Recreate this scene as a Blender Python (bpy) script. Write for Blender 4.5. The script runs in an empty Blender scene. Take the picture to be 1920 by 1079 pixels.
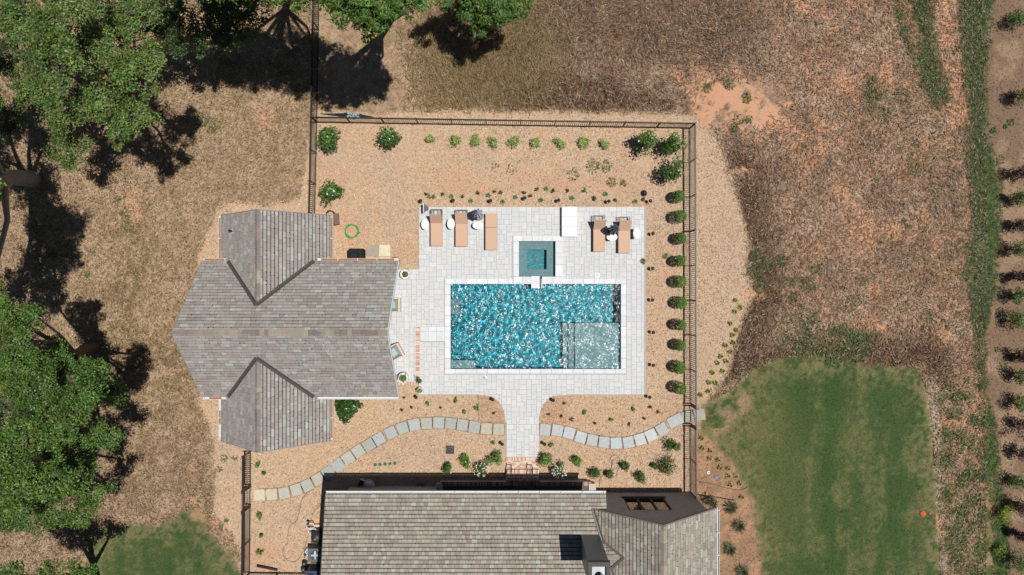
import bpy, math, random
import numpy as np
from mathutils import Vector, Matrix

random.seed(7)
RNG = np.random.default_rng(11)
scene = bpy.context.scene
col = scene.collection

# ------------------------------------------------------------------ camera, sky, sun, exposure
CAM_H, PPM = 40.0, 33.0                       # metres above ground; photo pixels per metre on the ground
cam_data = bpy.data.cameras.new('camera')
cam_data.sensor_width = 36.0
cam_data.lens = 36.0 * CAM_H / (1920.0 / PPM)
cam_data.clip_start = 0.5
cam_data.clip_end = 2000.0
cam = bpy.data.objects.new('camera', cam_data)
col.objects.link(cam)
cam.location = (0, 0, CAM_H)
cam.rotation_euler = (0, 0, 0)
scene.camera = cam

SHADE = 0.30                                   # metres of shadow towards -x per metre of height
SUN_EL = math.atan(1 / SHADE)
world = bpy.data.worlds.new('World')
scene.world = world
world.use_nodes = True
wn = world.node_tree
bg = wn.nodes['Background']
sky = wn.nodes.new('ShaderNodeTexSky')
sky.sky_type = 'NISHITA'
sky.sun_disc = False
sky.sun_elevation = SUN_EL
sky.sun_rotation = math.radians(90)
sky.air_density = 0.7
sky.dust_density = 0.3
wn.links.new(sky.outputs[0], bg.inputs[0])
bg.inputs[1].default_value = 0.05
sun_data = bpy.data.lights.new('sun', 'SUN')
sun_data.energy = 5.0
sun_data.angle = math.radians(0.5)
sun_data.color = (1.0, 0.965, 0.91)
sun = bpy.data.objects.new('sun', sun_data)
col.objects.link(sun)
sun.rotation_euler = (0, math.atan(SHADE), 0)
sun.location = (20, 0, 60)
scene.view_settings.view_transform = 'Standard'
scene.view_settings.look = 'None'
scene.view_settings.exposure = -0.08
scene.view_settings.gamma = 1.0
scene.cycles.max_bounces = 8
scene.cycles.transparent_max_bounces = 12
scene.cycles.sample_clamp_indirect = 4.0

# ------------------------------------------------------------------ helpers
def lin(c):
    c = c / 255.0
    return c / 12.92 if c <= 0.04045 else ((c + 0.055) / 1.055) ** 2.4
def A(r, g, b, k=1.36):
    """Albedo of a surface that the sunlit photograph shows as this sRGB value."""
    return np.array([min(0.85, lin(r) / k), min(0.85, lin(g) / k), min(0.85, lin(b) / k)])
def P(px, py, h=0.0):
    s = (1 - h / CAM_H) / PPM
    return Vector(((px - 960) * s, (539.5 - py) * s, h))
def tag(o, label=None, cat=None, group=None, kind=None):
    if label: o['label'] = label
    if cat: o['category'] = cat
    if group: o['group'] = group
    if kind: o['kind'] = kind
    return o
def empty(name, loc, rz=0.0):
    o = bpy.data.objects.new(name, None)
    col.objects.link(o)
    o.location = loc
    o.rotation_euler = (0, 0, rz)
    return o
def offset_of(o):
    v = Vector((0, 0, 0))
    while o is not None:
        v += o.location
        o = o.parent
    return v
ORD = ['first', 'second', 'third', 'fourth', 'fifth', 'sixth', 'seventh', 'eighth', 'ninth', 'tenth',
       'eleventh', 'twelfth', 'thirteenth', 'fourteenth', 'fifteenth', 'sixteenth', 'seventeenth', 'eighteenth',
       'nineteenth', 'twentieth', 'twenty-first', 'twenty-second', 'twenty-third', 'twenty-fourth', 'twenty-fifth']

class MB:
    """Collects vertices, faces and per-vertex colours; build() links them as one mesh object."""
    def __init__(self):
        self.v, self.f, self.c, self.n = [], [], [], 0
    def add(self, verts, faces, color=(1, 1, 1)):
        verts = np.asarray(verts, float).reshape(-1, 3)
        c = np.asarray(color, float)
        if c.ndim == 1: c = np.tile(c[:3], (len(verts), 1))
        self.v.append(verts); self.c.append(c)
        self.f.extend([tuple(i + self.n for i in q) for q in faces])
        self.n += len(verts)
        return self
    def box(self, x0, x1, y0, y1, z0, z1, color=(1, 1, 1), bevel=0.0):
        if bevel:
            b = bevel
            v = [(x0, y0, z0), (x1, y0, z0), (x1, y1, z0), (x0, y1, z0), (x0, y0, z1 - b), (x1, y0, z1 - b), (x1, y1, z1 - b), (x0, y1, z1 - b),
                 (x0 + b, y0 + b, z1), (x1 - b, y0 + b, z1), (x1 - b, y1 - b, z1), (x0 + b, y1 - b, z1)]
            f = [(0, 3, 2, 1)] + [(i, (i + 1) % 4, 4 + (i + 1) % 4, 4 + i) for i in range(4)] + [(4 + i, 4 + (i + 1) % 4, 8 + (i + 1) % 4, 8 + i) for i in range(4)] + [(8, 9, 10, 11)]
            return self.add(v, f, color)
        v = [(x0, y0, z0), (x1, y0, z0), (x1, y1, z0), (x0, y1, z0), (x0, y0, z1), (x1, y0, z1), (x1, y1, z1), (x0, y1, z1)]
        return self.add(v, [(0, 3, 2, 1), (4, 5, 6, 7), (0, 1, 5, 4), (1, 2, 6, 5), (2, 3, 7, 6), (3, 0, 4, 7)], color)
    def obox(self, c, ax, ay, az, color=(1, 1, 1)):
        """Box from its centre and three half-axis vectors."""
        c, ax, ay, az = [np.asarray(q, float) for q in (c, ax, ay, az)]
        v = [c + sx * ax + sy * ay + sz * az for sz in (-1, 1) for sx, sy in ((-1, -1), (1, -1), (1, 1), (-1, 1))]
        return self.add(v, [(0, 3, 2, 1), (4, 5, 6, 7), (0, 1, 5, 4), (1, 2, 6, 5), (2, 3, 7, 6), (3, 0, 4, 7)], color)
    def prism(self, pts, z0, z1, color=(1, 1, 1)):
        n = len(pts)
        v = [(p[0], p[1], z0) for p in pts] + [(p[0], p[1], z1) for p in pts]
        return self.add(v, [tuple(range(n - 1, -1, -1)), tuple(range(n, 2 * n))] + [(i, (i + 1) % n, n + (i + 1) % n, n + i) for i in range(n)], color)
    def rings(self, rings, color=(1, 1, 1), cap=True):
        n = len(rings[0])
        f = [(k * n + i, k * n + (i + 1) % n, (k + 1) * n + (i + 1) % n, (k + 1) * n + i) for k in range(len(rings) - 1) for i in range(n)]
        if cap: f += [tuple(range(n - 1, -1, -1)), tuple(range((len(rings) - 1) * n, len(rings) * n))]
        return self.add(np.concatenate([np.asarray(r, float) for r in rings]), f, color)
    def lathe(self, prof, seg=20, c=(0, 0, 0), sx=1.0, sy=1.0, color=(1, 1, 1)):
        t = np.linspace(0, 2 * np.pi, seg, endpoint=False)
        return self.rings([np.stack([c[0] + r * sx * np.cos(t), c[1] + r * sy * np.sin(t), np.full(seg, c[2] + z)], 1) for r, z in prof], color)
    def tube(self, pts, rad, seg=6, color=(1, 1, 1), cap=True):
        pts = [np.asarray(p, float) for p in pts]
        rads = rad if hasattr(rad, '__len__') else [rad] * len(pts)
        rr, t = [], np.linspace(0, 2 * np.pi, seg, endpoint=False)
        ref = None
        for i, p in enumerate(pts):
            d = pts[min(i + 1, len(pts) - 1)] - pts[max(i - 1, 0)]
            d = d / (np.linalg.norm(d) + 1e-9)
            if ref is None: ref = np.array([0, 0, 1.0]) if abs(d[2]) < 0.9 else np.array([1.0, 0, 0])
            a = np.cross(d, ref); a /= np.linalg.norm(a) + 1e-9
            b = np.cross(d, a); ref = -b
            ref = np.cross(a, d)
            rr.append(p + rads[i] * (np.outer(np.cos(t), a) + np.outer(np.sin(t), b)))
        return self.rings(rr, color, cap)
    def build(self, name, mat, parent=None, world=False, smooth=False, kind=None):
        return mesh_obj(name, np.concatenate(self.v), self.f, mat, np.concatenate(self.c), parent, world, smooth, kind)

def mesh_obj(name, v, f, mat, c=None, parent=None, world=False, smooth=False, kind=None):
    v = np.array(v, float)
    if world and parent is not None: v = v - np.array(offset_of(parent))
    me = bpy.data.meshes.new(name)
    if isinstance(f, np.ndarray):
        m, k = f.shape
        me.vertices.add(len(v)); me.vertices.foreach_set('co', v.astype(np.float32).ravel())
        me.loops.add(m * k); me.loops.foreach_set('vertex_index', f.astype(np.int32).ravel())
        me.polygons.add(m); me.polygons.foreach_set('loop_start', np.arange(0, m * k, k, dtype=np.int32))
        me.update(calc_edges=True)
    else:
        me.from_pydata(v.tolist(), [], f)
    if c is not None:
        at = me.color_attributes.new('Col', 'FLOAT_COLOR', 'POINT')
        at.data.foreach_set('color', np.concatenate([c, np.ones((len(c), 1))], 1).astype(np.float32).ravel())
    if smooth: me.polygons.foreach_set('use_smooth', np.ones(len(me.polygons), bool))
    me.materials.append(mat)
    o = bpy.data.objects.new(name, me)
    col.objects.link(o)
    if parent is not None: o.parent = parent
    if kind: o['kind'] = kind
    return o
def copy_tree(o, parent=None):
    c = o.copy(); col.objects.link(c); c.parent = parent
    for ch in [q for q in o.children]: copy_tree(ch, c)
    return c

# value noise on numpy arrays
def vnoise(x, y, seed):
    r = np.random.default_rng(seed).random((256, 256))
    xi, yi = np.floor(x).astype(int), np.floor(y).astype(int)
    fx, fy = x - xi, y - yi
    fx, fy = fx * fx * (3 - 2 * fx), fy * fy * (3 - 2 * fy)
    g = lambda i, j: r[(xi + i) & 255, (yi + j) & 255]
    return (g(0, 0) * (1 - fx) + g(1, 0) * fx) * (1 - fy) + (g(0, 1) * (1 - fx) + g(1, 1) * fx) * fy
def fbm(x, y, scale, seed, octv=4):
    s, a, t = 0, 1.0, 0
    for k in range(octv):
        s = s + a * vnoise(x / scale * 2 ** k + 17.3 * k, y / scale * 2 ** k + 5.1 * k, seed + k); t += a; a *= 0.55
    return s / t
def sstep(a, b, x):
    t = np.clip((x - a) / (b - a), 0, 1)
    return t * t * (3 - 2 * t)
def poly_sd(px, py, pts):
    """Signed distance to a polygon, positive inside."""
    d2 = np.full(px.shape, 1e18); inside = np.zeros(px.shape, bool)
    n = len(pts)
    for i in range(n):
        (ax, ay), (bx, by) = pts[i], pts[(i + 1) % n]
        ex, ey = bx - ax, by - ay
        t = np.clip(((px - ax) * ex + (py - ay) * ey) / (ex * ex + ey * ey), 0, 1)
        d2 = np.minimum(d2, (px - ax - t * ex) ** 2 + (py - ay - t * ey) ** 2)
        if ay != by:
            cr = ((ay > py) != (by > py)) & (px < ex * (py - ay) / (by - ay) + ax)
            inside ^= cr
    d = np.sqrt(d2)
    return np.where(inside, d, -d)

# ------------------------------------------------------------------ materials
def new_mat(name):
    m = bpy.data.materials.new(name); m.use_nodes = True
    nt = m.node_tree
    return m, nt, nt.nodes['Principled BSDF']
def mat_vc(name, rough=0.8, spec=0.3, noise=0.0, scale=20.0, bump=0.0, metal=0.0, detail=4.0):
    """Vertex colour times a noise of the given amplitude, with a fine bump."""
    m, nt, b = new_mat(name)
    at = nt.nodes.new('ShaderNodeAttribute'); at.attribute_name = 'Col'
    b.inputs['Roughness'].default_value = rough
    b.inputs['Specular IOR Level'].default_value = spec
    b.inputs['Metallic'].default_value = metal
    out = at.outputs['Color']
    if noise or bump:
        tc = nt.nodes.new('ShaderNodeNewGeometry')
        no = nt.nodes.new('ShaderNodeTexNoise'); no.inputs['Scale'].default_value = scale; no.inputs['Detail'].default_value = detail
        no.inputs['Roughness'].default_value = 0.65
        nt.links.new(tc.outputs['Position'], no.inputs['Vector'])
        if noise:
            mr = nt.nodes.new('ShaderNodeMapRange')
            mr.inputs['From Min'].default_value = 0.25; mr.inputs['From Max'].default_value = 0.75
            mr.inputs['To Min'].default_value = 1 - noise; mr.inputs['To Max'].default_value = 1 + noise
            nt.links.new(no.outputs[0], mr.inputs['Value'])
            mx = nt.nodes.new('ShaderNodeVectorMath'); mx.operation = 'SCALE'
            nt.links.new(out, mx.inputs[0]); nt.links.new(mr.outputs[0], mx.inputs['Scale'])
            out = mx.outputs[0]
        if bump:
            bp = nt.nodes.new('ShaderNodeBump'); bp.inputs['Strength'].default_value = 1.0; bp.inputs['Distance'].default_value = bump
            nt.links.new(no.outputs[0], bp.inputs['Height']); nt.links.new(bp.outputs[0], b.inputs['Normal'])
    nt.links.new(out, b.inputs['Base Color'])
    return m
def mat_leaf(name, trans=0.3, rough=0.45):
    m, nt, b = new_mat(name)
    at = nt.nodes.new('ShaderNodeAttribute'); at.attribute_name = 'Col'
    b.inputs['Roughness'].default_value = rough; b.inputs['Specular IOR Level'].default_value = 0.35
    tr = nt.nodes.new('ShaderNodeBsdfTranslucent')
    mx = nt.nodes.new('ShaderNodeMixShader'); mx.inputs[0].default_value = trans
    sc = nt.nodes.new('ShaderNodeVectorMath'); sc.operation = 'MULTIPLY'; sc.inputs[1].default_value = (1.3, 1.5, 0.6)
    nt.links.new(at.outputs['Color'], b.inputs['Base Color'])
    nt.links.new(at.outputs['Color'], sc.inputs[0]); nt.links.new(sc.outputs[0], tr.inputs['Color'])
    nt.links.new(b.outputs[0], mx.inputs[1]); nt.links.new(tr.outputs[0], mx.inputs[2])
    nt.links.new(mx.outputs[0], nt.nodes['Material Output'].inputs['Surface'])
    return m
M = {}
M['leaf'] = mat_leaf('leaf')
M['glossy_leaf'] = mat_leaf('glossy_leaf', 0.15, 0.28)
M['grass'] = mat_leaf('grass_blade', 0.25, 0.6)
M['bark'] = mat_vc('bark', 0.9, 0.2, 0.35, 9.0, 0.02)
M['chip'] = mat_vc('wood_chip', 0.85, 0.2)
M['shingle'] = mat_vc('asphalt_shingle', 0.92, 0.2, 0.16, 60.0, 0.004)
M['paver'] = mat_vc('concrete_paver', 0.85, 0.25, 0.07, 14.0, 0.002)
M['stone'] = mat_vc('stone', 0.75, 0.3, 0.09, 3.5, 0.002)
M['flag'] = mat_vc('flagstone', 0.8, 0.3, 0.14, 5.0, 0.004)
M['brick'] = mat_vc('brick', 0.88, 0.2, 0.12, 25.0, 0.003)
M['metal'] = mat_vc('painted_metal', 0.45, 0.45, 0.05, 8.0)
M['steel'] = mat_vc('galvanised_steel', 0.35, 0.5, 0.12, 5.0, 0.0, 0.85)
M['plastic'] = mat_vc('plastic', 0.5, 0.4, 0.04, 6.0)
M['fabric'] = mat_vc('woven_fabric', 0.9, 0.15, 0.06, 45.0, 0.001)
M['paint'] = mat_vc('white_paint', 0.6, 0.35, 0.04, 4.0)
M['plaster'] = mat_vc('pool_plaster', 0.8, 0.2, 0.10, 2.2)
M['soil'] = mat_vc('soil', 0.95, 0.1, 0.4, 14.0, 0.02)
M['wood'] = mat_vc('weathered_wood', 0.85, 0.2, 0.2, 12.0, 0.004)
def mat_glass():
    m, nt, b = new_mat('window_glass')
    b.inputs['Base Color'].default_value = (0.012, 0.016, 0.02, 1); b.inputs['Roughness'].default_value = 0.03
    b.inputs['Specular IOR Level'].default_value = 0.9
    return m
M['glass'] = mat_glass()
def mat_wallbrick(name, c1, c2, mortar):
    m, nt, b = new_mat(name)
    g = nt.nodes.new('ShaderNodeNewGeometry')
    sx = nt.nodes.new('ShaderNodeSeparateXYZ'); ad = nt.nodes.new('ShaderNodeMath'); ad.operation = 'ADD'
    cx = nt.nodes.new('ShaderNodeCombineXYZ')
    nt.links.new(g.outputs['Position'], sx.inputs[0]); nt.links.new(sx.outputs[0], ad.inputs[0]); nt.links.new(sx.outputs[1], ad.inputs[1])
    nt.links.new(ad.outputs[0], cx.inputs[0]); nt.links.new(sx.outputs[2], cx.inputs[1])
    br = nt.nodes.new('ShaderNodeTexBrick'); br.inputs['Scale'].default_value = 1.0
    br.inputs['Brick Width'].default_value = 0.21; br.inputs['Row Height'].default_value = 0.075; br.inputs['Mortar Size'].default_value = 0.008
    br.inputs['Color1'].default_value = (*c1, 1); br.inputs['Color2'].default_value = (*c2, 1); br.inputs['Mortar'].default_value = (*mortar, 1)
    nt.links.new(cx.outputs[0], br.inputs['Vector']); nt.links.new(br.outputs['Color'], b.inputs['Base Color'])
    bp = nt.nodes.new('ShaderNodeBump'); bp.inputs['Distance'].default_value = 0.006; bp.invert = True
    nt.links.new(br.outputs['Fac'], bp.inputs['Height']); nt.links.new(bp.outputs[0], b.inputs['Normal'])
    b.inputs['Roughness'].default_value = 0.85
    return m
M['white_brick'] = mat_wallbrick('painted_brick', (0.74, 0.73, 0.71), (0.68, 0.67, 0.65), (0.6, 0.59, 0.57))
M['house_brick'] = mat_wallbrick('house_brick', (0.38, 0.36, 0.345), (0.26, 0.247, 0.24), (0.5, 0.485, 0.47))

def mat_ground():
    m, nt, b = new_mat('ground_cover')
    N, L = nt.nodes.new, nt.links.new
    at = N('ShaderNodeAttribute'); at.attribute_name = 'Col'
    a2 = N('ShaderNodeAttribute'); a2.attribute_name = 'Amp'
    g = N('ShaderNodeNewGeometry')
    n1 = N('ShaderNodeTexNoise'); n1.inputs['Scale'].default_value = 11.0; n1.inputs['Detail'].default_value = 5.0; n1.inputs['Roughness'].default_value = 0.75
    n2 = N('ShaderNodeTexVoronoi'); n2.inputs['Scale'].default_value = 13.0; n2.feature = 'F1'
    L(g.outputs['Position'], n1.inputs['Vector']); L(g.outputs['Position'], n2.inputs['Vector'])
    s1 = N('ShaderNodeMath'); s1.operation = 'SUBTRACT'; s1.inputs[1].default_value = 0.5; L(n1.outputs[0], s1.inputs[0])
    sep = N('ShaderNodeSeparateColor'); L(n2.outputs['Color'], sep.inputs[0])
    s2 = N('ShaderNodeMath'); s2.operation = 'SUBTRACT'; s2.inputs[1].default_value = 0.5; L(sep.outputs[0], s2.inputs[0])
    m1 = N('ShaderNodeMath'); m1.operation = 'MULTIPLY'; m1.inputs[1].default_value = 2.6; L(s1.outputs[0], m1.inputs[0])
    m2 = N('ShaderNodeMath'); m2.operation = 'MULTIPLY'; m2.inputs[1].default_value = 0.75; L(s2.outputs[0], m2.inputs[0])
    ad = N('ShaderNodeMath'); ad.operation = 'ADD'; L(m1.outputs[0], ad.inputs[0]); L(m2.outputs[0], ad.inputs[1])
    am = N('ShaderNodeMath'); am.operation = 'MULTIPLY'; L(ad.outputs[0], am.inputs[0]); L(a2.outputs['Fac'], am.inputs[1])
    one = N('ShaderNodeMath'); one.operation = 'ADD'; one.inputs[1].default_value = 1.0; L(am.outputs[0], one.inputs[0])
    mx = N('ShaderNodeMath'); mx.operation = 'MAXIMUM'; mx.inputs[1].default_value = 0.25; L(one.outputs[0], mx.inputs[0])
    sc = N('ShaderNodeVectorMath'); sc.operation = 'SCALE'; L(at.outputs['Color'], sc.inputs[0]); L(mx.outputs[0], sc.inputs['Scale'])
    L(sc.outputs[0], b.inputs['Base Color'])
    bp = N('ShaderNodeBump'); bp.inputs['Distance'].default_value = 0.03; bp.inputs['Strength'].default_value = 0.8
    L(n1.outputs[0], bp.inputs['Height']); L(bp.outputs[0], b.inputs['Normal'])
    b.inputs['Roughness'].default_value = 0.95; b.inputs['Specular IOR Level'].default_value = 0.1
    return m
M['ground'] = mat_ground()

# ------------------------------------------------------------------ the ground
MULCH_POLY = [(590, 206), (700, 212), (860, 206), (1010, 208), (1180, 212), (1300, 214), (1345, 262), (1372, 330), (1392, 400), (1402, 450), (1400, 520), (1412, 556),
              (1395, 600), (1380, 640), (1368, 690), (1350, 722), (1312, 760), (1310, 830), (1298, 960), (1290, 1120), (448, 1120), (452, 1040), (430, 1000), (396, 960), (402, 890),
              (398, 830), (372, 752), (372, 700), (400, 620), (400, 560), (366, 494), (384, 440), (404, 396), (430, 376), (500, 384), (560, 372), (572, 300)]
LAWN_POLY = [(1314, 762), (1370, 735), (1412, 694), (1470, 668), (1560, 672), (1640, 684), (1726, 694), (1744, 770), (1752, 870), (1760, 960), (1764, 1140), (1430, 1140), (1426, 1030), (1408, 930), (1380, 880), (1340, 835), (1312, 806)]
SEBED_POLY = [(1300, 795), (1345, 836), (1384, 884), (1410, 932), (1427, 1030), (1432, 1140), (1300, 1140), (1290, 960)]
LAWN2_POLY = [(150, 1140), (165, 1000), (215, 985), (300, 985), (345, 955), (385, 965), (390, 1000), (430, 1035), (452, 1058), (452, 1140)]
BED_POLY = [(1862, -80), (1858, 60), (1846, 140), (1850, 260), (1872, 330), (1876, 420), (1866, 520), (1858, 600), (1842, 640), (1848, 740), (1868, 800), (1872, 900), (1886, 960), (1890, 1140), (2700, 1140), (2700, -80)]
G1_POLY = [(1800, -80), (1868, -80), (1858, 60), (1848, 140), (1852, 250), (1876, 330), (1878, 430), (1866, 520), (1856, 600), (1846, 622), (1820, 600), (1812, 500), (1822, 400), (1812, 300), (1816, 200), (1804, 120)]
G2_POLY = [(1664, -80), (1748, -80), (1752, 60), (1764, 130), (1778, 190), (1750, 202), (1726, 160), (1712, 110), (1680, 40)]
G3_POLY = [(1826, 610), (1846, 625), (1850, 740), (1868, 800), (1876, 900), (1890, 960), (1894, 1140), (1866, 1140), (1862, 960), (1848, 860), (1842, 760), (1830, 690)]
CLAY_SPOTS = [(1330, 172, 60, 46, .3), (1390, 195, 80, 44, .5), (1448, 228, 60, 36, .6), (1310, 140, 28, 18, 0), (1774, 40, 16, 95, 0), (1790, 150, 12, 50, .1), (1800, 215, 18, 40, .2),
              (1320, 225, 16, 18, 0), (1410, 552, 20, 12, 0), (1395, 320, 20, 8, 0), (1700, 30, 14, 70, -.3), (1000, 335, 70, 16, 0), (880, 350, 70, 18, .1), (850, 330, 40, 14, 0), (1060, 350, 60, 14, 0),
              (1150, 345, 60, 20, 0), (650, 420, 24, 20, 0), (660, 440, 34, 34, 0), (770, 470, 30, 24, 0), (790, 420, 14, 30, 0), (1250, 520, 16, 22, 0), (1225, 545, 14, 18, 0), (1085, 785, 60, 14, 0),
              (1235, 772, 40, 14, 0), (490, 1040, 46, 22, .2), (620, 330, 60, 20, 0), (360, 883, 14, 7, 0), (380, 968, 30, 12, .3), (355, 935, 12, 8, 0), (250, 395, 24, 34, 0), (500, 220, 24, 26, 0),
              (410, 990, 20, 8, .5), (1840, 760, 10, 30, 0), (1790, 790, 24, 8, .2), (1795, 840, 16, 16, 0), (1765, 980, 8, 30, 0), (1870, 955, 4, 10, 0)]
CLAY_SPOTS += [(1515, 20, 30, 14, .4), (1660, 150, 18, 26, .4), (1560, 250, 40, 12, .7), (1575, 155, 30, 20, .5), (1540, 280, 24, 20, 0), (1790, 310, 16, 8, .4), (1750, 470, 10, 14, 0), (1620, 440, 22, 30, .4),
               (1480, 545, 12, 9, 0), (1552, 580, 9, 8, 0), (1640, 545, 14, 14, 0), (1645, 610, 16, 12, .3), (1775, 630, 18, 12, 0), (1670, 425, 12, 16, 0), (1590, 375, 50, 10, .7)]

def axis(lo, hi, step, far):
    mid = np.arange(lo, hi + 1e-6, step)
    out = np.array([1.5, 4, 9, 18, 36, 80, 200, 600][:far])
    return np.concatenate([(lo - out)[::-1], mid, hi + out])
gx, gy = axis(-31.5, 31.5, 0.11, 8), axis(-18.5, 18.5, 0.11, 8)
GX, GY = np.meshgrid(gx, gy, indexing='ij')
def ground_paint(GX, GY):
    px, py = GX * PPM + 960, 539.5 - GY * PPM
    wob = lambda s, a, k: (fbm(px, py, s, k) - 0.5) * 2 * a
    col3 = lambda c: np.asarray(c)[None, :] if px.ndim == 1 else np.asarray(c)
    def mix(c, d, t): return c * (1 - t[..., None]) + np.asarray(d) * t[..., None]
    n_big, n_mid, n_sm, n_xs = fbm(px, py, 150, 1), fbm(px, py, 46, 2), fbm(px, py, 15, 3, 3), fbm(px, py, 6, 4, 2)
    # dry lawn everywhere first
    c = np.broadcast_to(A(184, 157, 129), px.shape + (3,)).copy()
    c = mix(c, A(152, 127, 98), sstep(0.36, 0.66, n_mid * 0.2 + n_sm * 0.4 + n_xs * 0.4) * 0.8)
    oliv = sstep(70, 10, np.abs(px - 240 + (py - 560) * 0.05)) * sstep(380, 460, py) * sstep(800, 700, py)
    oliv = np.maximum(oliv, sstep(110, 20, np.hypot(px - 300, (py - 700) * 0.6)))
    c = mix(c, A(128, 108, 74), np.clip(oliv * 0.85 + 0.12, 0, 1) * sstep(0.34, 0.66, n_sm * 0.35 + n_mid * 0.3 + n_xs * 0.35))
    browner = sstep(60, 140, px) * sstep(440, 380, px) * sstep(780, 850, py)
    c = mix(c, A(142, 116, 94), browner * sstep(0.34, 0.66, n_sm * 0.4 + n_mid * 0.25 + n_xs * .35) * 0.9)
    amp = np.full(px.shape, 0.55)
    # brown field to the upper right
    fs = np.maximum(poly_sd(px, py, [(770, -3000), (790, 60), (780, 130), (800, 205), (1300, 210), (1345, 260), (1372, 330), (1400, 450), (1412, 556), (1350, 722), (1440, 700), (1730, 690), (1762, 1140), (1764, 3000), (6000, 3000), (6000, -3000)]), -400)
    fm = sstep(-7, 9, fs + wob(26, 16, 20)) * np.maximum(sstep(760, 900, px + wob(60, 70, 21)), sstep(206, 230, py))
    f = np.broadcast_to(A(170, 136, 110), px.shape + (3,)).copy()
    f = mix(f, A(204, 180, 160), sstep(0.40, 0.62, n_sm * .5 + n_xs * .5) * 0.9)
    f = mix(f, A(120, 90, 68), sstep(0.42, 0.60, n_mid * 0.35 + n_sm * 0.35 + n_xs * .3) * .72)
    f = mix(f, A(204, 150, 114), sstep(0.50, 0.66, fbm(px, py, 34, 31) * .65 + n_xs * .35) * sstep(1440, 1540, px) * 0.5)
    dark = np.maximum.reduce([sstep(1480, 1380, px) * sstep(240, 60, py) * 0.75, sstep(85, 30, fs) * sstep(230, 300, py) * sstep(760, 690, py),
                              sstep(80, 20, np.abs(py - 185 - (px - 1000) * 0.02)) * sstep(900, 960, px) * sstep(1320, 1260, px)])
    f = mix(f, A(92, 68, 48), np.clip(dark * (0.8 + 1.2 * (n_sm * .5 + n_xs * .5 - 0.42)), 0, 1))
    pale = sstep(90, 20, np.hypot((px - 1230), (py - 155) * 1.6))
    f = mix(f, A(172, 146, 122), pale * sstep(0.35, 0.6, n_sm) * 0.9)
    oli = sstep(960, 840, px) * sstep(60, 120, py)
    f = mix(f, A(160, 134, 98), np.clip(oli * 1.1, 0, 1))
    rightish = sstep(1690, 1790, px) * sstep(690, 760, py)
    f = mix(f, A(150, 134, 92), rightish * sstep(0.4, 0.62, n_sm) * 0.8)
    f = mix(f, A(196, 176, 156), sstep(15, 5, np.abs(px - 1748 - (py - 700) * .055)) * sstep(690, 720, py) * sstep(.3, .5, n_xs) * .8)
    gp = np.maximum.reduce([sstep(110, 30, np.hypot((px - 1550) * 0.8, (py - 640) * 1.7)) * 1.0, sstep(60, 15, np.hypot(px - 1640, py - 180)) * 0.7, 0.35 * sstep(1600, 1800, px),
                            sstep(40, 8, np.hypot((px - 1422) * 1.3, (py - 500) * 0.55)), sstep(80, 20, np.hypot(px - 1500, (py - 520) * 1.4)) * 0.6, rightish * 0.95])
    gmask = gp * sstep(0.50, 0.60, fbm(px, py, 24, 41, 4) + (gp - 0.6) * 0.18)
    f = mix(f, A(78, 92, 50), np.clip(gmask, 0, 1))
    c = mix(c, f, fm); amp = amp * (1 - fm) + 0.72 * fm
    # green strips
    for poly, k in ((G1_POLY, 51), (G2_POLY, 52), (G3_POLY, 53)):
        g = sstep(-8, 12, poly_sd(px, py, poly) + wob(22, 16, k) + wob(7, 10, k + 200)) * .92
        gc = mix(np.broadcast_to(A(70, 94, 52), px.shape + (3,)).copy(), A(88, 108, 58), sstep(0.45, 0.65, n_sm))
        c = c * (1 - g[..., None]) + gc * g[..., None]; amp = amp * (1 - g) + 0.5 * g
    # tan mulch inside and around the fence
    mm = sstep(-4, 6, poly_sd(px, py, MULCH_POLY) + wob(20, 9, 60))
    mc = np.broadcast_to(A(206, 177, 148), px.shape + (3,)).copy()
    mc = mix(mc, A(206, 167, 132), sstep(0.42, 0.66, n_mid * .35 + n_sm * .3 + n_xs * .35) * 0.55)
    east = sstep(1225, 1300, px)
    mc = mix(mc, A(200, 172, 144), east * 0.9)
    mc = mix(mc, A(186, 164, 142), sstep(0.5, 0.7, fbm(px, py, 60, 61) * .6 + n_xs * .4) * 0.5)
    c = mix(c, mc, mm); amp = amp * (1 - mm) + 0.42 * mm
    # bed outside the east fence
    sb = sstep(-2, 3, poly_sd(px, py, SEBED_POLY) + wob(14, 3, 70))
    c = mix(c, mix(np.broadcast_to(A(160, 128, 102), px.shape + (3,)).copy(), A(180, 142, 112), sstep(.45, .65, n_sm)), sb); amp = amp * (1 - sb) + 0.3 * sb
    # lawns
    for poly, k in ((LAWN_POLY, 80), (LAWN2_POLY, 81)):
        l = sstep(-6, 7, poly_sd(px, py, poly) + wob(22, 7 if k == 80 else 18, k) + wob(7, 6, k + 300))
        if k == 80: l = l * (1 - 0.85 * sstep(26, 6, np.abs((px - 1385) * 0.66 + (py - 765) * 0.75)) * sstep(1330, 1345, px) * sstep(1420, 1400, px) * sstep(0.4, 0.6, n_sm))
        streak = fbm(px * 3.2, py * 0.55, 60, 83)
        lc = np.broadcast_to(A(68, 90, 50), px.shape + (3,)).copy()
        lc = mix(lc, A(98, 108, 66), sstep(0.38, 0.66, n_mid * 0.35 + streak * 0.45 + n_xs * .2) * 0.6)
        lc = mix(lc, A(132, 124, 84), sstep(0.50, 0.70, n_mid * 0.35 + streak * 0.35 + n_xs * 0.3) * 0.5)
        edge_ = sstep(60, 5, poly_sd(px, py, poly)) * sstep(.4, .6, n_sm * .5 + n_xs * .5)
        lc = mix(lc, A(150, 134, 98), edge_ * .55)
        if k == 80: lc = mix(lc, A(128, 120, 80), sstep(130, 40, np.hypot(px - 1370, (py - 770) * .9)) * sstep(.36, .6, n_sm * .6 + n_xs * .4) * .8)
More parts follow.
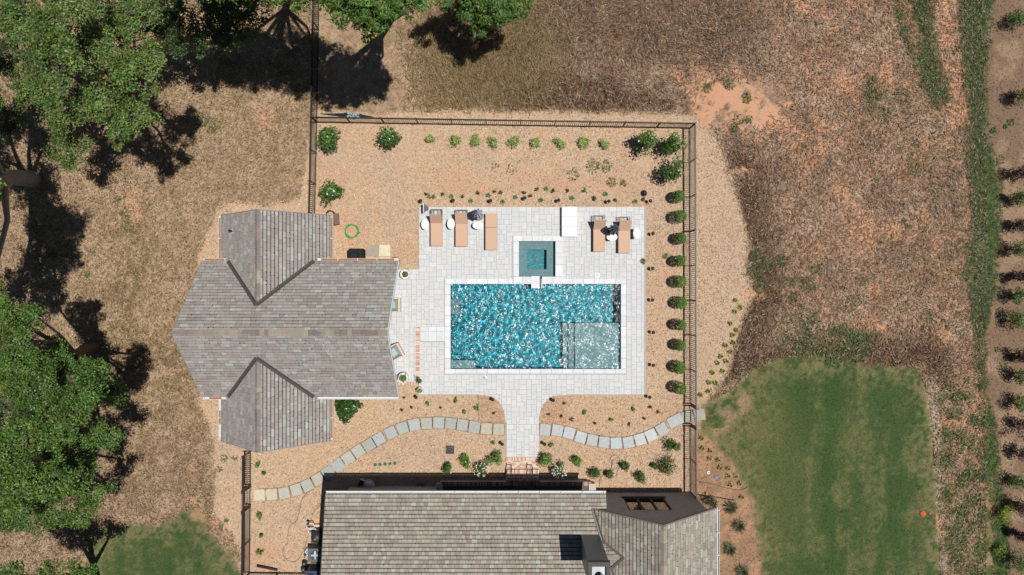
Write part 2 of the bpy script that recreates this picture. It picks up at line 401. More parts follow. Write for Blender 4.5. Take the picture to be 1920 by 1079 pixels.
        if k == 80: lc = mix(lc, A(112, 112, 68), sstep(60, 20, np.hypot((px - 1450) * 0.6, (py - 900) * 0.25)) * 0.4)
        c = mix(c, lc, l); amp = amp * (1 - l) + 0.3 * l
    # mulch bed on the far right
    bm = sstep(-3, 5, poly_sd(px, py, BED_POLY) + wob(16, 5, 90))
    c = mix(c, mix(np.broadcast_to(A(136, 112, 92), px.shape + (3,)).copy(), A(160, 134, 110), sstep(.45, .65, n_mid)), bm); amp = amp * (1 - bm) + 0.3 * bm
    # bare clay
    for (sx, sy, ra, rb, rot) in CLAY_SPOTS:
        dx, dy = px - sx, py - sy
        u, w = dx * math.cos(rot) + dy * math.sin(rot), -dx * math.sin(rot) + dy * math.cos(rot)
        d = np.hypot(u / ra, w / rb)
        t = sstep(1.15, 0.45, d + (n_sm - 0.5) * 1.5 + (n_xs - 0.5) * 1.5)
        strong = 0.85 if sx > 1280 else (0.55 if sx < 520 else 0.42)
        c = mix(c, A(214, 164, 130), t * strong); amp = amp * (1 - t * 0.6)
    return np.clip(c, 0.01, 0.8), amp
gc, ga = ground_paint(GX.ravel(), GY.ravel())
gz = (fbm(GX.ravel() * 33, GY.ravel() * 33, 40, 5) - 0.5) * 0.05 * (np.abs(GX.ravel()) < 40)
ni, nj = len(gx), len(gy)
idx = np.arange(ni * nj).reshape(ni, nj)
quads = np.stack([idx[:-1, :-1], idx[1:, :-1], idx[1:, 1:], idx[:-1, 1:]], -1).reshape(-1, 4)
cx, cy = GX.ravel()[quads].mean(1) * PPM + 960, 539.5 - GY.ravel()[quads].mean(1) * PPM
hole = ((cx > 800) & (cx < 1200) & (cy > 402) & (cy < 728))
near_patio = (GX.ravel() * PPM + 960 > 700) & (GX.ravel() * PPM + 960 < 1225) & (539.5 - GY.ravel() * PPM > 375) & (539.5 - GY.ravel() * PPM < 900)
gz[near_patio] = np.minimum(gz[near_patio], 0.0)
gv = np.stack([GX.ravel(), GY.ravel(), gz], 1)
ground = mesh_obj('ground', gv, quads[~hole], M['ground'], gc, smooth=True)
ga_at = ground.data.attributes.new('Amp', 'FLOAT', 'POINT')
ga_at.data.foreach_set('value', ga.astype(np.float32))
tag(ground, kind='structure')

# ------------------------------------------------------------------ scattered ground cover (uncountable)
def leaf_quads(c, d, n, ln, wd, tip=0.5):
    """Rhombus leaves: centres c, directions d, normals n."""
    s = np.cross(d, n); s /= np.linalg.norm(s, axis=1, keepdims=True) + 1e-9
    ln, wd = ln[:, None], wd[:, None]
    v = np.stack([c - d * ln * 0.5, c + s * wd * 0.5 - d * ln * (0.5 - tip), c + d * ln * 0.5, c - s * wd * 0.5 - d * ln * (0.5 - tip)], 1).reshape(-1, 3)
    return v, np.arange(len(v)).reshape(-1, 4)
def unit(a): return a / (np.linalg.norm(a, axis=-1, keepdims=True) + 1e-9)
def sample_zone(n, x0, x1, y0, y1, test):
    x, y = RNG.uniform(x0, x1, n), RNG.uniform(y0, y1, n)
    k = test(x, y)
    return x[k], y[k]
PATIO_RECTS = [(786, 1213, 387, 743), (700, 790, 505, 720), (946, 1013, 740, 930), (600, 1140, 905, 1100)]
def off_patio(x, y):
    k = np.ones(x.shape, bool)
    for a, b, c_, d_ in PATIO_RECTS: k &= ~((x > a) & (x < b) & (y > c_) & (y < d_))
    return k
def scatter(name, px, py, label, cat, ln, wd, tilt, zmul, colors, flow=None, mat='chip', matchground=0.0):
    n = len(px)
    X, Y = (px - 960) / PPM, (539.5 - py) / PPM
    ang = RNG.uniform(0, 2 * np.pi, n) if flow is None else flow(px, py) + RNG.normal(0, 0.9, n)
    up = np.abs(RNG.normal(0, tilt, n))
    d = np.stack([np.cos(ang) * np.cos(up), np.sin(ang) * np.cos(up), np.sin(up)], 1)
    nn = unit(np.stack([RNG.normal(0, 0.3, n), RNG.normal(0, 0.3, n), np.ones(n)], 1))
    L_ = RNG.uniform(*ln, n); W_ = RNG.uniform(*wd, n)
    z = np.sin(up) * L_ * 0.5 + RNG.uniform(0.01, zmul, n)
    v, f = leaf_quads(np.stack([X, Y, z], 1), d, nn, L_, W_)
    pal = np.array(colors); c = pal[RNG.integers(0, len(pal), n)] * RNG.uniform(0.7, 1.2, n)[:, None]
    if matchground:
        g, _ = ground_paint(X, Y); c = c * (1 - matchground) + g * RNG.uniform(0.7, 1.35, n)[:, None] * matchground
    o = mesh_obj(name, v, f, M[mat], np.repeat(c, 4, 0))
    return tag(o, label, cat, kind='stuff')
zx, zy = sample_zone(120000, 380, 1420, 200, 1079, lambda x, y: (poly_sd(x, y, MULCH_POLY) > -2) & off_patio(x, y))
scatter('wood_chips', zx, zy, 'tan wood chip mulch covering the fenced yard around the pool', 'mulch', (0.05, 0.13), (0.02, 0.045), 0.25, 0.03,
        [A(238, 214, 186), A(212, 180, 150), A(180, 144, 114), A(224, 196, 166), A(136, 108, 88), A(240, 224, 204)], matchground=0.2)
fx, fy = sample_zone(190000, 700, 1850, -20, 1090, lambda x, y: (poly_sd(x, y, MULCH_POLY) < RNG.normal(0, 5, x.shape)) & (x > 840 + RNG.normal(0, 60, x.shape)) & (poly_sd(x, y, LAWN_POLY) < 0) & (poly_sd(x, y, BED_POLY) < 0) & (poly_sd(x, y, SEBED_POLY) < 0)
                     & (np.hypot((x - 1390) / 95, (y - 195) / 50) + RNG.normal(0, .15, x.shape) > 1) & ((y < 215) | (x > 1330)))
flow_f = lambda x, y: fbm(x, y, 160, 102, 2) * 9 - 2
scatter('dry_field_grass', fx, fy, 'long dry brown grass of the open field beyond the fence', 'grass', (0.12, 0.36), (0.02, 0.05), 0.4, 0.06,
        [A(150, 122, 96), A(204, 180, 156), A(96, 72, 54), A(238, 222, 202), A(76, 56, 42), A(176, 142, 114)], flow_f, 'grass', 0.45)
tx, ty = sample_zone(26000, 700, 1080, -20, 220, lambda x, y: (y < 206 + RNG.normal(0, 5, x.shape)) & (poly_sd(x, y, [(790, 60), (800, 195), (980, 205), (1040, 90), (1000, 20), (900, 60)]) + 60 * (fbm(x, y, 30, 106) - .5) + RNG.normal(0, 34, x.shape) > 0))
scatter('tall_tawny_grass', tx, ty, 'tall tawny grass leaning over between the trees and north fence', 'grass', (0.4, 0.9), (0.014, 0.03), 0.5, 0.1,
        [A(190, 164, 120), A(170, 144, 100), A(140, 116, 78), A(206, 184, 142)], lambda x, y: 1.1 + (fbm(x, y, 120, 103, 2) - 0.5) * 3, 'grass', 0.2)
lx, ly = sample_zone(110000, -20, 590, -10, 1090, lambda x, y: (poly_sd(x, y, MULCH_POLY) < 4) & (poly_sd(x, y, LAWN2_POLY) < 0))
scatter('dry_lawn_grass', lx, ly, 'short sun-dried grass on the ground west of the pool house', 'grass', (0.08, 0.24), (0.022, 0.05), 0.35, 0.05,
        [A(206, 176, 144), A(150, 122, 90), A(94, 80, 52), A(230, 210, 182), A(124, 104, 70)], None, 'grass', 0.35)
sx_, sy_ = sample_zone(60000, 1640, 1900, -20, 1090, lambda x, y: (np.maximum.reduce([poly_sd(x, y, G1_POLY), poly_sd(x, y, G2_POLY), poly_sd(x, y, G3_POLY)]) > -3 + 8 * (fbm(x, y, 20, 105) - .5)))
scatter('green_strip_grass', sx_, sy_, 'lush green grass strips bordering the far right planting bed', 'grass', (0.12, 0.36), (0.012, 0.032), 0.5, 0.06,
        [A(70, 100, 50), A(94, 122, 66), A(52, 78, 40), A(130, 146, 86)], None, 'grass', 0.25)
gx2, gy2 = sample_zone(110000, 130, 1780, 650, 1090, lambda x, y: np.maximum(poly_sd(x, y, LAWN_POLY), poly_sd(x, y, LAWN2_POLY)) > RNG.normal(6, 8, x.shape))
scatter('lawn_grass', gx2, gy2, 'short mown green grass of the two lawns', 'grass', (0.05, 0.11), (0.012, 0.022), 0.5, 0.02,
        [A(76, 98, 54), A(104, 116, 70), A(56, 78, 42), A(144, 138, 96)], lambda x, y: 1.5 + 0 * x, 'grass', 0.75)
bmx, bmy = sample_zone(30000, 1300, 1940, -20, 1090, lambda x, y: np.maximum(poly_sd(x, y, BED_POLY), poly_sd(x, y, SEBED_POLY)) > RNG.normal(0, 3, x.shape))
scatter('bark_mulch', bmx, bmy, 'brown shredded bark on the far right bed and the lawn-side bed', 'mulch', (0.06, 0.16), (0.018, 0.04), 0.3, 0.03,
        [A(150, 124, 102), A(120, 96, 78), A(180, 152, 126), A(96, 76, 62)], None, 'chip', 0.35)
wl = []
def weedspot(px, py, r, n):
    a, q = RNG.uniform(0, 6.28, n), np.sqrt(RNG.random(n)) * r
    wl.append(np.stack([px + q * np.cos(a), py + q * np.sin(a)], 1))
for w in [(1325, 165, 10, 60), (1368, 158, 11, 70), (1400, 185, 10, 80), (1385, 224, 10, 50), (1404, 225, 8, 40), (1375, 240, 10, 60), (1112, 312, 14, 60), (1138, 312, 12, 50), (1075, 328, 12, 40), (1146, 342, 9, 40),
          (1168, 344, 6, 30), (930, 312, 9, 16), (960, 318, 10, 14), (806, 370, 4, 10), (1205, 490, 5, 40), (1247, 480, 5, 30), (1418, 480, 14, 140), (1416, 510, 16, 160), (1424, 535, 14, 120), (1440, 495, 12, 90), (1465, 490, 12, 100),
          (1482, 556, 12, 80), (1515, 535, 16, 110), (1530, 505, 10, 60), (1510, 590, 24, 160), (1548, 640, 30, 200), (1600, 650, 30, 200), (1620, 645, 20, 120), (1560, 665, 26, 160), (1480, 600, 14, 60), (1600, 565, 16, 60), (1615, 525, 12, 50),
          (1720, 120, 12, 40), (1640, 165, 22, 110), (1690, 180, 16, 90), (1706, 280, 22, 80), (1712, 312, 16, 60), (1660, 215, 14, 40), (1800, 460, 14, 90), (1805, 510, 16, 100), (415, 990, 5, 30), (400, 235, 16, 100), (385, 225, 14, 80),
          (70, 440, 22, 90), (85, 475, 14, 50), (100, 480, 8, 40), (240, 425, 14, 70), (236, 400, 10, 50), (220, 375, 8, 30), (165, 515, 6, 30), (138, 479, 6, 30), (545, 95, 14, 50), (530, 130, 14, 60), (420, 860, 8, 30), (412, 880, 6, 20), (440, 860, 6, 20),
          (1895, 230, 7, 30), (1885, 238, 5, 20), (1862, 245, 6, 30), (1872, 520, 8, 40), (1868, 545, 9, 60), (1875, 585, 9, 40), (1880, 690, 10, 40), (1898, 675, 6, 20), (1868, 655, 5, 14), (1875, 300, 8, 20), (425, 975, 5, 20), (1100, 355, 8, 10)]:
    weedspot(*w)
for _ in range(46): weedspot(random.uniform(1765, 1850), random.uniform(690, 1079), random.uniform(5, 14), random.randint(14, 50))
for _ in range(40): weedspot(random.uniform(1480, 1800), random.uniform(230, 660), random.uniform(3, 9), random.randint(5, 20))
wp = np.concatenate(wl)
scatter('weeds', wp[:, 0], wp[:, 1], 'scattered low green weeds sprouting on bare ground and mulch', 'weeds', (0.10, 0.26), (0.03, 0.07), 0.5, 0.08,
        [A(96, 128, 68), A(78, 110, 56), A(122, 148, 82), A(66, 94, 52)], None, 'grass', .25)

# ------------------------------------------------------------------ patio, coping, pool, spa
def X(px): return (px - 960) / PPM
def Y(py): return (539.5 - py) / PPM
POOL = (845, 1164, 533, 692); POOL_C = (834, 1174, 523, 701)
SPA = (973, 1041, 453, 519); SPA_C = (962, 1054, 443, 523)
patio_m = MB()
xb, yb = [786, 834, 962, 1054, 1174, 1211], [389, 443, 523, 701, 741]
for i in range(5):
    for j in range(4):
        mx_, my_ = (xb[i] + xb[i + 1]) / 2, (yb[j] + yb[j + 1]) / 2
        if POOL_C[0] < mx_ < POOL_C[1] and POOL_C[2] < my_ < POOL_C[3]: continue
        if SPA_C[0] < mx_ < SPA_C[1] and SPA_C[2] < my_ < SPA_C[3]: continue
        patio_m.box(X(xb[i]), X(xb[i + 1]), Y(yb[j + 1]), Y(yb[j]), -0.12, 0.012, A(178, 177, 174))
patio_m.box(X(690), X(786), Y(716), Y(507), -0.12, 0.012, A(178, 177, 174))
patio_m.box(X(900), X(1062), Y(790), Y(741), -0.12, 0.012, A(178, 177, 174))
patio_m.box(X(948), X(1010.5), Y(858), Y(790), -0.12, 0.012, A(178, 177, 174))
patio = tag(patio_m.build('patio', M['stone']), kind='structure')
BLOCKED = [(*POOL_C[:2], *POOL_C[2:]), SPA_C, (779, 835, 612, 641), (779, 787.5, 641, 717)]
def paver_area(px, py):
    ok = (786.5 <= px <= 1211) and (389 <= py <= 741) or (692 <= px <= 786.5 and 507 <= py <= 716) or (900 <= px <= 1062 and 741 <= py <= 790) or (948 <= px <= 1010.5 and 741 <= py <= 857)
    return ok and not any(a < px < b and c_ < py < d_ for a, b, c_, d_ in BLOCKED)
MOD = 0.142
c0x, c0y = X(692), Y(857)
ncx, ncy = int((X(1212) - c0x) / MOD), int((Y(388) - c0y) / MOD)
free = np.zeros((ncx, ncy), bool)
for i in range(ncx):
    for j in range(ncy):
        free[i, j] = paver_area((c0x + (i + .5) * MOD) * PPM + 960, 539.5 - (c0y + (j + .5) * MOD) * PPM)
pavers = []
for j in range(ncy - 1, -1, -1):
    for i in range(ncx):
        if not free[i, j]: continue
        opts = [(2, 2), (3, 2), (2, 3), (2, 1), (1, 2)]
        random.shuffle(opts)
        if random.random() < 0.72: opts.sort(key=lambda s: -min(s[0] * s[1], 6 if random.random() < .45 else 4))
        for w, h in opts + [(1, 1)]:
            if i + w <= ncx and j - h + 1 >= 0 and free[i:i + w, j - h + 1:j + 1].all():
                free[i:i + w, j - h + 1:j + 1] = False
                pavers.append((i, j - h + 1, w, h)); break
PAV_COL = [c_ * .55 + A(225, 226, 226) * .40 for c_ in (A(226, 228, 228), A(221, 224, 225), A(229, 230, 229), A(224, 222, 218), A(217, 222, 226), A(227, 224, 218), A(225, 226, 225), A(220, 223, 224))]
pavers.sort(key=lambda p: -p[2] * p[3])
pv_rest = MB(); gap = 0.005
for k, (i, j, w, h) in enumerate(pavers):
    x0, x1, y0, y1 = c0x + i * MOD + gap, c0x + (i + w) * MOD - gap, c0y + j * MOD + gap, c0y + (j + h) * MOD - gap
    cc = PAV_COL[random.randrange(8)] * random.uniform(0.95, 1.04)
    z = 0.030 + random.uniform(-.002, .002)
    if k < 300: MB().box(x0, x1, y0, y1, 0.0, z, cc, 0.007).build('paver', M['paver'], patio)
    else: pv_rest.box(x0, x1, y0, y1, 0.0, z, cc, 0.007)
pv_rest.build('small_pavers', M['paver'], patio, kind='stuff')
# brick edging between porch and patio
bk = MB()
def brick_col(): return random.choice([A(216, 160, 134), A(228, 196, 178), A(236, 216, 202), A(206, 142, 116), A(222, 172, 146), A(238, 226, 216)]) * random.uniform(.9, 1.03)
bk.box(X(779), X(787.5), Y(714), Y(612), 0.0, 0.026, A(226, 214, 202))
yy = Y(714)
while yy < Y(612) - .05:
    bk.box(X(779.3), X(787.2), yy + .006, yy + .068, 0.0, 0.036, brick_col(), .004); yy += .078
xx = X(748)
while xx < X(778.5) - .05:
    bk.box(xx + .006, xx + .068, Y(722), Y(715), -.05, 0.036, brick_col(), .004); xx += .078
bk.build('brick_edging', M['brick'], patio, kind='stuff')

pool = tag(empty('swimming_pool', (X(1004.5), Y(612.5), 0)), 'rectangular swimming pool with rippling teal water and white coping', 'pool')
WL = -0.13
def basin(name, R, floor_fn, mat, parent, color, nx=24, ny=12, top=0.0):
    x0, x1, y0, y1 = X(R[0]), X(R[1]), Y(R[3]), Y(R[2])
    m = MB()
    xs, ys = np.linspace(x0, x1, nx), np.linspace(y0, y1, ny)
    gx_, gy_ = np.meshgrid(xs, ys, indexing='ij')
    m.add(np.stack([gx_.ravel(), gy_.ravel(), floor_fn(gx_, gy_).ravel()], 1), [(i * ny + j, (i + 1) * ny + j, (i + 1) * ny + j + 1, i * ny + j + 1) for i in range(nx - 1) for j in range(ny - 1)], color)
    for (ax, ay, bx, by) in ((x0, y0, x1, y0), (x1, y0, x1, y1), (x1, y1, x0, y1), (x0, y1, x0, y0)):
        n = 12
        t = np.linspace(0, 1, n)
        px_, py_ = ax + (bx - ax) * t, ay + (by - ay) * t
        lo = floor_fn(px_, py_)
        v = np.concatenate([np.stack([px_, py_, lo], 1), np.stack([px_, py_, np.full(n, top)], 1)])
        m.add(v, [(i, i + n, i + n + 1, i + 1) for i in range(n - 1)], color)
    return m.build(name, mat, parent, world=True)
PLASTER = np.array([.05, .33, .40])
pf = lambda x, y: -1.6 + 0.4 * sstep(X(900), X(1120), x)
basin_o = basin('basin', POOL, pf, M['plaster'], pool, PLASTER)
LEDGE = np.array([.25, .36, .38])
ledge_o = MB().box(X(1079), X(1163.9), Y(691.9), Y(606), -1.7, WL - 0.20, LEDGE).build('tanning_ledge', M['plaster'], pool, world=True)
st_os = []
for k, (a, b) in enumerate(((1067.5, 1078.9), (1056.5, 1067.4))):
    st_os.append(MB().box(X(a), X(b), Y(691.9), Y(607), -1.7, WL - 0.45 - 0.27 * k, LEDGE).build('step', M['plaster'], pool, world=True))
st_os.append(MB().box(X(845.1), X(890), Y(691.9), Y(677), -1.8, WL - 0.30, LEDGE).build('corner_bench', M['plaster'], pool, world=True))
st_os.append(MB().box(X(845.1), X(860), Y(590), Y(562), -1.8, WL - 0.40, LEDGE * .8).build('swim_out_step', M['plaster'], pool, world=True))
COPE = A(242, 244, 247) * .95
def coping_stone(x0, x1, y0, y1, z0, z1, parent):
    MB().box(X(x0) + .004, X(x1) - .004, Y(y1) + .004, Y(y0) - .004, z0, z1, COPE * random.uniform(.9, 1.03), .008).build('coping_stone', M['stone'], parent, world=True)
def coping_ring(O, I, z0, z1, parent, step=20, skip=None):
    n = max(1, round((O[1] - O[0]) / step))
    e = np.linspace(O[0], O[1], n + 1)
    for i in range(n):
        for (a, b) in ((O[2], I[2]), (I[3], O[3])):
            if skip and skip(e[i], e[i + 1], a, b): continue
            coping_stone(e[i], e[i + 1], a, b, z0, z1, parent)
    m = max(1, round((I[3] - I[2]) / step)); e = np.linspace(I[2], I[3], m + 1)
    for i in range(m):
        coping_stone(O[0], I[0], e[i], e[i + 1], z0, z1, parent); coping_stone(I[1], O[1], e[i], e[i + 1], z0, z1, parent)
coping_ring(POOL_C, POOL, -0.06, 0.045, pool)
# white stone landing west of the pool, between brick band and coping
for k in range(3):
    a = 788 + k * 15.3
    coping_stone(a, a + 15.2, 613, 621.5, 0.0, 0.043, pool)
    MB().box(X(a) + .002, X(a + 15.2) - .002, Y(640), Y(621.8), 0.0, .04, A(226, 230, 232) * random.uniform(.96, 1.02), .006).build('landing_stone', M['stone'], pool, world=True)

def mat_water(name, tint, rough, ripple=.15):
    m, nt, b = new_mat(name)
    nt.nodes.remove(b)
    N, L = nt.nodes.new, nt.links.new
    rf = N('ShaderNodeBsdfRefraction'); rf.inputs['IOR'].default_value = 1.33; rf.inputs['Roughness'].default_value = 0.0; rf.inputs['Color'].default_value = (*tint, 1)
    gl = N('ShaderNodeBsdfGlossy'); gl.inputs['Roughness'].default_value = rough; gl.inputs['Color'].default_value = (1, 1, 1, 1)
    fr = N('ShaderNodeFresnel'); fr.inputs['IOR'].default_value = 1.33
    mx = N('ShaderNodeMixShader')
    g = N('ShaderNodeNewGeometry'); hs = []
    for sc_, w_ in ((2.4, .5), (5.0, .34), (9.0, .14)):
        n_ = N('ShaderNodeTexNoise'); n_.inputs['Scale'].default_value = sc_; n_.inputs['Detail'].default_value = 1.5; n_.inputs['Distortion'].default_value = .6
        L(g.outputs['Position'], n_.inputs['Vector'])
        k_ = N('ShaderNodeMath'); k_.operation = 'MULTIPLY'; k_.inputs[1].default_value = w_; L(n_.outputs[0], k_.inputs[0]); hs.append(k_)
    a1 = N('ShaderNodeMath'); L(hs[0].outputs[0], a1.inputs[0]); L(hs[1].outputs[0], a1.inputs[1])
    a2 = N('ShaderNodeMath'); L(a1.outputs[0], a2.inputs[0]); L(hs[2].outputs[0], a2.inputs[1])
    bp = N('ShaderNodeBump'); bp.inputs['Strength'].default_value = 1.0; bp.inputs['Distance'].default_value = ripple
    L(a2.outputs[0], bp.inputs['Height']); L(bp.outputs[0], gl.inputs['Normal'])
    L(fr.outputs[0], mx.inputs[0]); L(rf.outputs[0], mx.inputs[1]); L(gl.outputs[0], mx.inputs[2])
    L(mx.outputs[0], nt.nodes['Material Output'].inputs['Surface'])
    return m
M['water'] = mat_water('pool_water', (0.90, 0.98, 0.99), 0.17)
M['spa_water'] = mat_water('spa_water', (0.93, 0.97, 0.98), 0.04, .01)
def water_sheet(name, R, level, step, waves, mat, parent):
    x0, x1, y0, y1 = X(R[0]), X(R[1]), Y(R[3]), Y(R[2])
    nx, ny = int((x1 - x0) / step), int((y1 - y0) / step)
    gx_, gy_ = np.meshgrid(np.linspace(x0, x1, nx), np.linspace(y0, y1, ny), indexing='ij')
    z = np.full(gx_.shape, level) + waves(gx_, gy_)
    id_ = np.arange(nx * ny).reshape(nx, ny)
    q = np.stack([id_[:-1, :-1], id_[1:, :-1], id_[1:, 1:], id_[:-1, 1:]], -1).reshape(-1, 4)
    v = np.stack([gx_.ravel(), gy_.ravel(), z.ravel()], 1)
    return mesh_obj(name, v, q, mat, None, parent, True, True)
def make_waves(bands, seed, ring=()):
    r = np.random.default_rng(seed)
    prm = [(r.uniform(0, 2 * np.pi), lo * (hi / lo) ** r.random(), r.uniform(0, 6.28), sl_ * np.sqrt(2 / n_)) for (n_, lo, hi, sl_) in bands for _ in range(n_)]
    def f(x, y):
        xw = x + 0.06 * np.sin(2.1 * y + 1) ; yw = y + 0.06 * np.sin(1.7 * x + 2)
        z = np.zeros(x.shape)
        for a, l, ph, am in prm:
            k = 2 * np.pi / l
            z = z + am / k * np.sin(k * (xw * np.cos(a) + yw * np.sin(a)) + ph)
        for (cx_, cy_, l, amp, dec) in ring:
            d = np.hypot(x - cx_, y - cy_)
            z = z + amp * np.sin(2 * np.pi * d / l) * np.exp(-d / dec)
        return z
    return f
wv = make_waves([(40, .5, 1.1, .07), (30, .3, .5, .055), (30, .14, .28, .03)], 5, ((X(846), Y(560), 0.42, 0.006, 2.2), (X(1128), Y(655), 0.16, 0.002, .5)))
water_o = water_sheet('water', POOL, WL, 0.022, wv, M['water'], pool)
spa = tag(empty('spa', (X(1007), Y(486), 0)), 'square spa with calm teal water and white coping above pool', 'spa')
SPZ = 0.13
spa_shell = basin('basin', SPA, lambda x, y: np.full(np.shape(x), -0.95), M['plaster'], spa, np.array([.11, .36, .40]), 4, 4, SPZ - .02)
SB = np.array([.25, .37, .38])
spa_parts = [spa_shell]
sp = MB()
ix0, ix1, iy0, iy1 = X(988), X(1025.5), Y(505), Y(468)
ox0, ox1, oy0, oy1 = X(973.1), X(1040.9), Y(518.9), Y(453.1)
for q in ((ox0, ix0, oy0, oy1), (ix1, ox1, oy0, oy1), (ix0, ix1, oy0, iy0), (ix0, ix1, iy1, oy1)): sp.box(*q, -0.94, -0.32, SB)
spa_parts.append(sp.build('seat_bench', M['plaster'], spa, world=True))
spa_parts.append(MB().lathe([(0.10, 0), (0.10, .02), (.07, .03)], 16, (X(1007), Y(486), -.94), color=A(150, 170, 172)).build('drain', M['plastic'], spa, world=True))
spa_water = water_sheet('water', SPA, 0.0, 0.03, make_waves([(20, .12, .5, .03)], 9), M['spa_water'], spa)
def sp_skip(a, b, c_, d_): return False
e = [962, 980, 998, 1016, 1035, 1054]
for i in range(5):
    coping_stone(e[i], e[i + 1], 443, 453, -.05, SPZ, spa)
    if i != 2: coping_stone(e[i], e[i + 1], 519, 531, -.05, SPZ + .002, spa)
for (a, b) in ((453, 475), (475, 497), (497, 519)):
    coping_stone(962, 973, a, b, -.05, SPZ, spa); coping_stone(1041, 1054, a, b, -.05, SPZ, spa)
MB().box(X(996), X(1012.5), Y(541), Y(518), -.06, .03, COPE, .01).build('spillway', M['stone'], spa, world=True)
MB().box(X(1012.6), X(1014.4), Y(538), Y(518), -.06, SPZ - .01, A(90, 100, 104)).build('spillway_cheek', M['stone'], spa, world=True)
MB().box(X(1014.5), X(1016), Y(541), Y(531), -.06, SPZ, COPE, .006).build('spillway_cheek', M['stone'], spa, world=True)
# refraction caustics of the real ripples on the pool floor
sun_data.cycles.is_caustics_light = True
for o in (water_o, spa_water): o.cycles.is_caustics_caster = True
for o in [basin_o, ledge_o] + st_os + spa_parts: o.cycles.is_caustics_receiver = True
# raised white slab
ws = tag(empty('white_stone_plinth', (X(1066.5), Y(416), 0)), 'blank white rectangular stone plinth at patio edge above the spa', 'plinth')
MB().box(X(1053.5), X(1079.5), Y(444), Y(389.5), 0.0, .30, A(214, 216, 216)).build('body', M['stone'], ws, world=True)
for k in range(3):
    MB().box(X(1052.6), X(1080.4), Y(445) + k * .565, Y(445) + k * .565 + .56, .301, .36, A(250, 250, 250) * random.uniform(.97, 1.02), .008).build('cap_stone', M['stone'], ws, world=True)
for (px_, py_, lb, r_) in ((1119.5, 516.5, 'round metal skimmer lid set in paving beside pool top right corner', .12), (909, 708, 'small round metal drain lid set in paving below the pool', .10)):
    dl = tag(empty('skimmer_lid', (X(px_), Y(py_), .032)), lb, 'lid')
    MB().lathe([(r_, 0), (r_, .006), (r_ * .8, .008)], 20, color=A(196, 202, 206)).build('rim', M['steel'], dl)
    MB().lathe([(r_ * .72, .008), (r_ * .7, .013)], 20, color=A(150, 158, 164)).build('cover', M['plastic'], dl)
# the flared planting-bed corners beside the walk (mulch laid over the cut pavers)
def bed_corner(name, sgn, x_edge, x_far):
    ys, nc = np.arange(741, 797, 3.5), 18
    rows = []
    for yq in ys:
        xe = x_edge if yq >= 792 else x_edge - sgn * 38 * (1 - math.sqrt(max(0, 1 - ((792 - yq) / 51) ** 2)))
        rows.append(np.linspace(xe, x_far, nc))
    gxx, gyy = X(np.array(rows)), np.repeat(Y(ys)[:, None], nc, 1)
    nr = len(ys)
    zz = np.full(gxx.shape, .05); zz[:, -1] = -.03; zz[-1, :] = -.03
    v = np.stack([gxx.ravel(), gyy.ravel(), zz.ravel()], 1)
    f = [(r * nc + k, (r + 1) * nc + k, (r + 1) * nc + k + 1, r * nc + k + 1) for r in range(nr - 1) for k in range(nc - 1)]
    edge = [r * nc for r in range(nr)]
    lo = len(v); v = np.concatenate([v, v[edge] * [1, 1, 0] + [0, 0, -.03]])
    f += [(edge[r], edge[r + 1], lo + r + 1, lo + r) for r in range(nr - 1)]
    if sgn < 0: f = [q[::-1] for q in f]
    cc, am = ground_paint(v[:, 0], v[:, 1])
    o = mesh_obj(name, v, f, M['ground'], cc)
    at_ = o.data.attributes.new('Amp', 'FLOAT', 'POINT'); at_.data.foreach_set('value', am.astype(np.float32))
    return tag(o, kind='structure')
bed_corner('ground_bed_west', 1, 948, 895)
bed_corner('ground_bed_east', -1, 1010.5, 1066)
def near_walk(x, y): return (y > 743) & (y < 794) & ((x > 897) & (x < 945) | (x > 1014) & (x < 1064)) & ((y > 790) | (np.hypot((x - 910) / 38, (y - 792) / 51) < 1) & (x < 950) | (np.hypot((x - 1048) / 38, (y - 792) / 51) < 1) & (x > 1000) | (x < 910) | (x > 1048))
bx_, by_ = sample_zone(9000, 890, 1070, 740, 860, near_walk)
o = scatter('bed_wood_chips', bx_, by_, 'tan wood chips filling the flared bed corners beside the walk', 'mulch', (0.05, 0.13), (0.02, 0.045), 0.25, 0.03, [A(226, 190, 154), A(206, 164, 126), A(186, 140, 104), A(160, 122, 94)], matchground=0.45)
o.location.z = 0.045

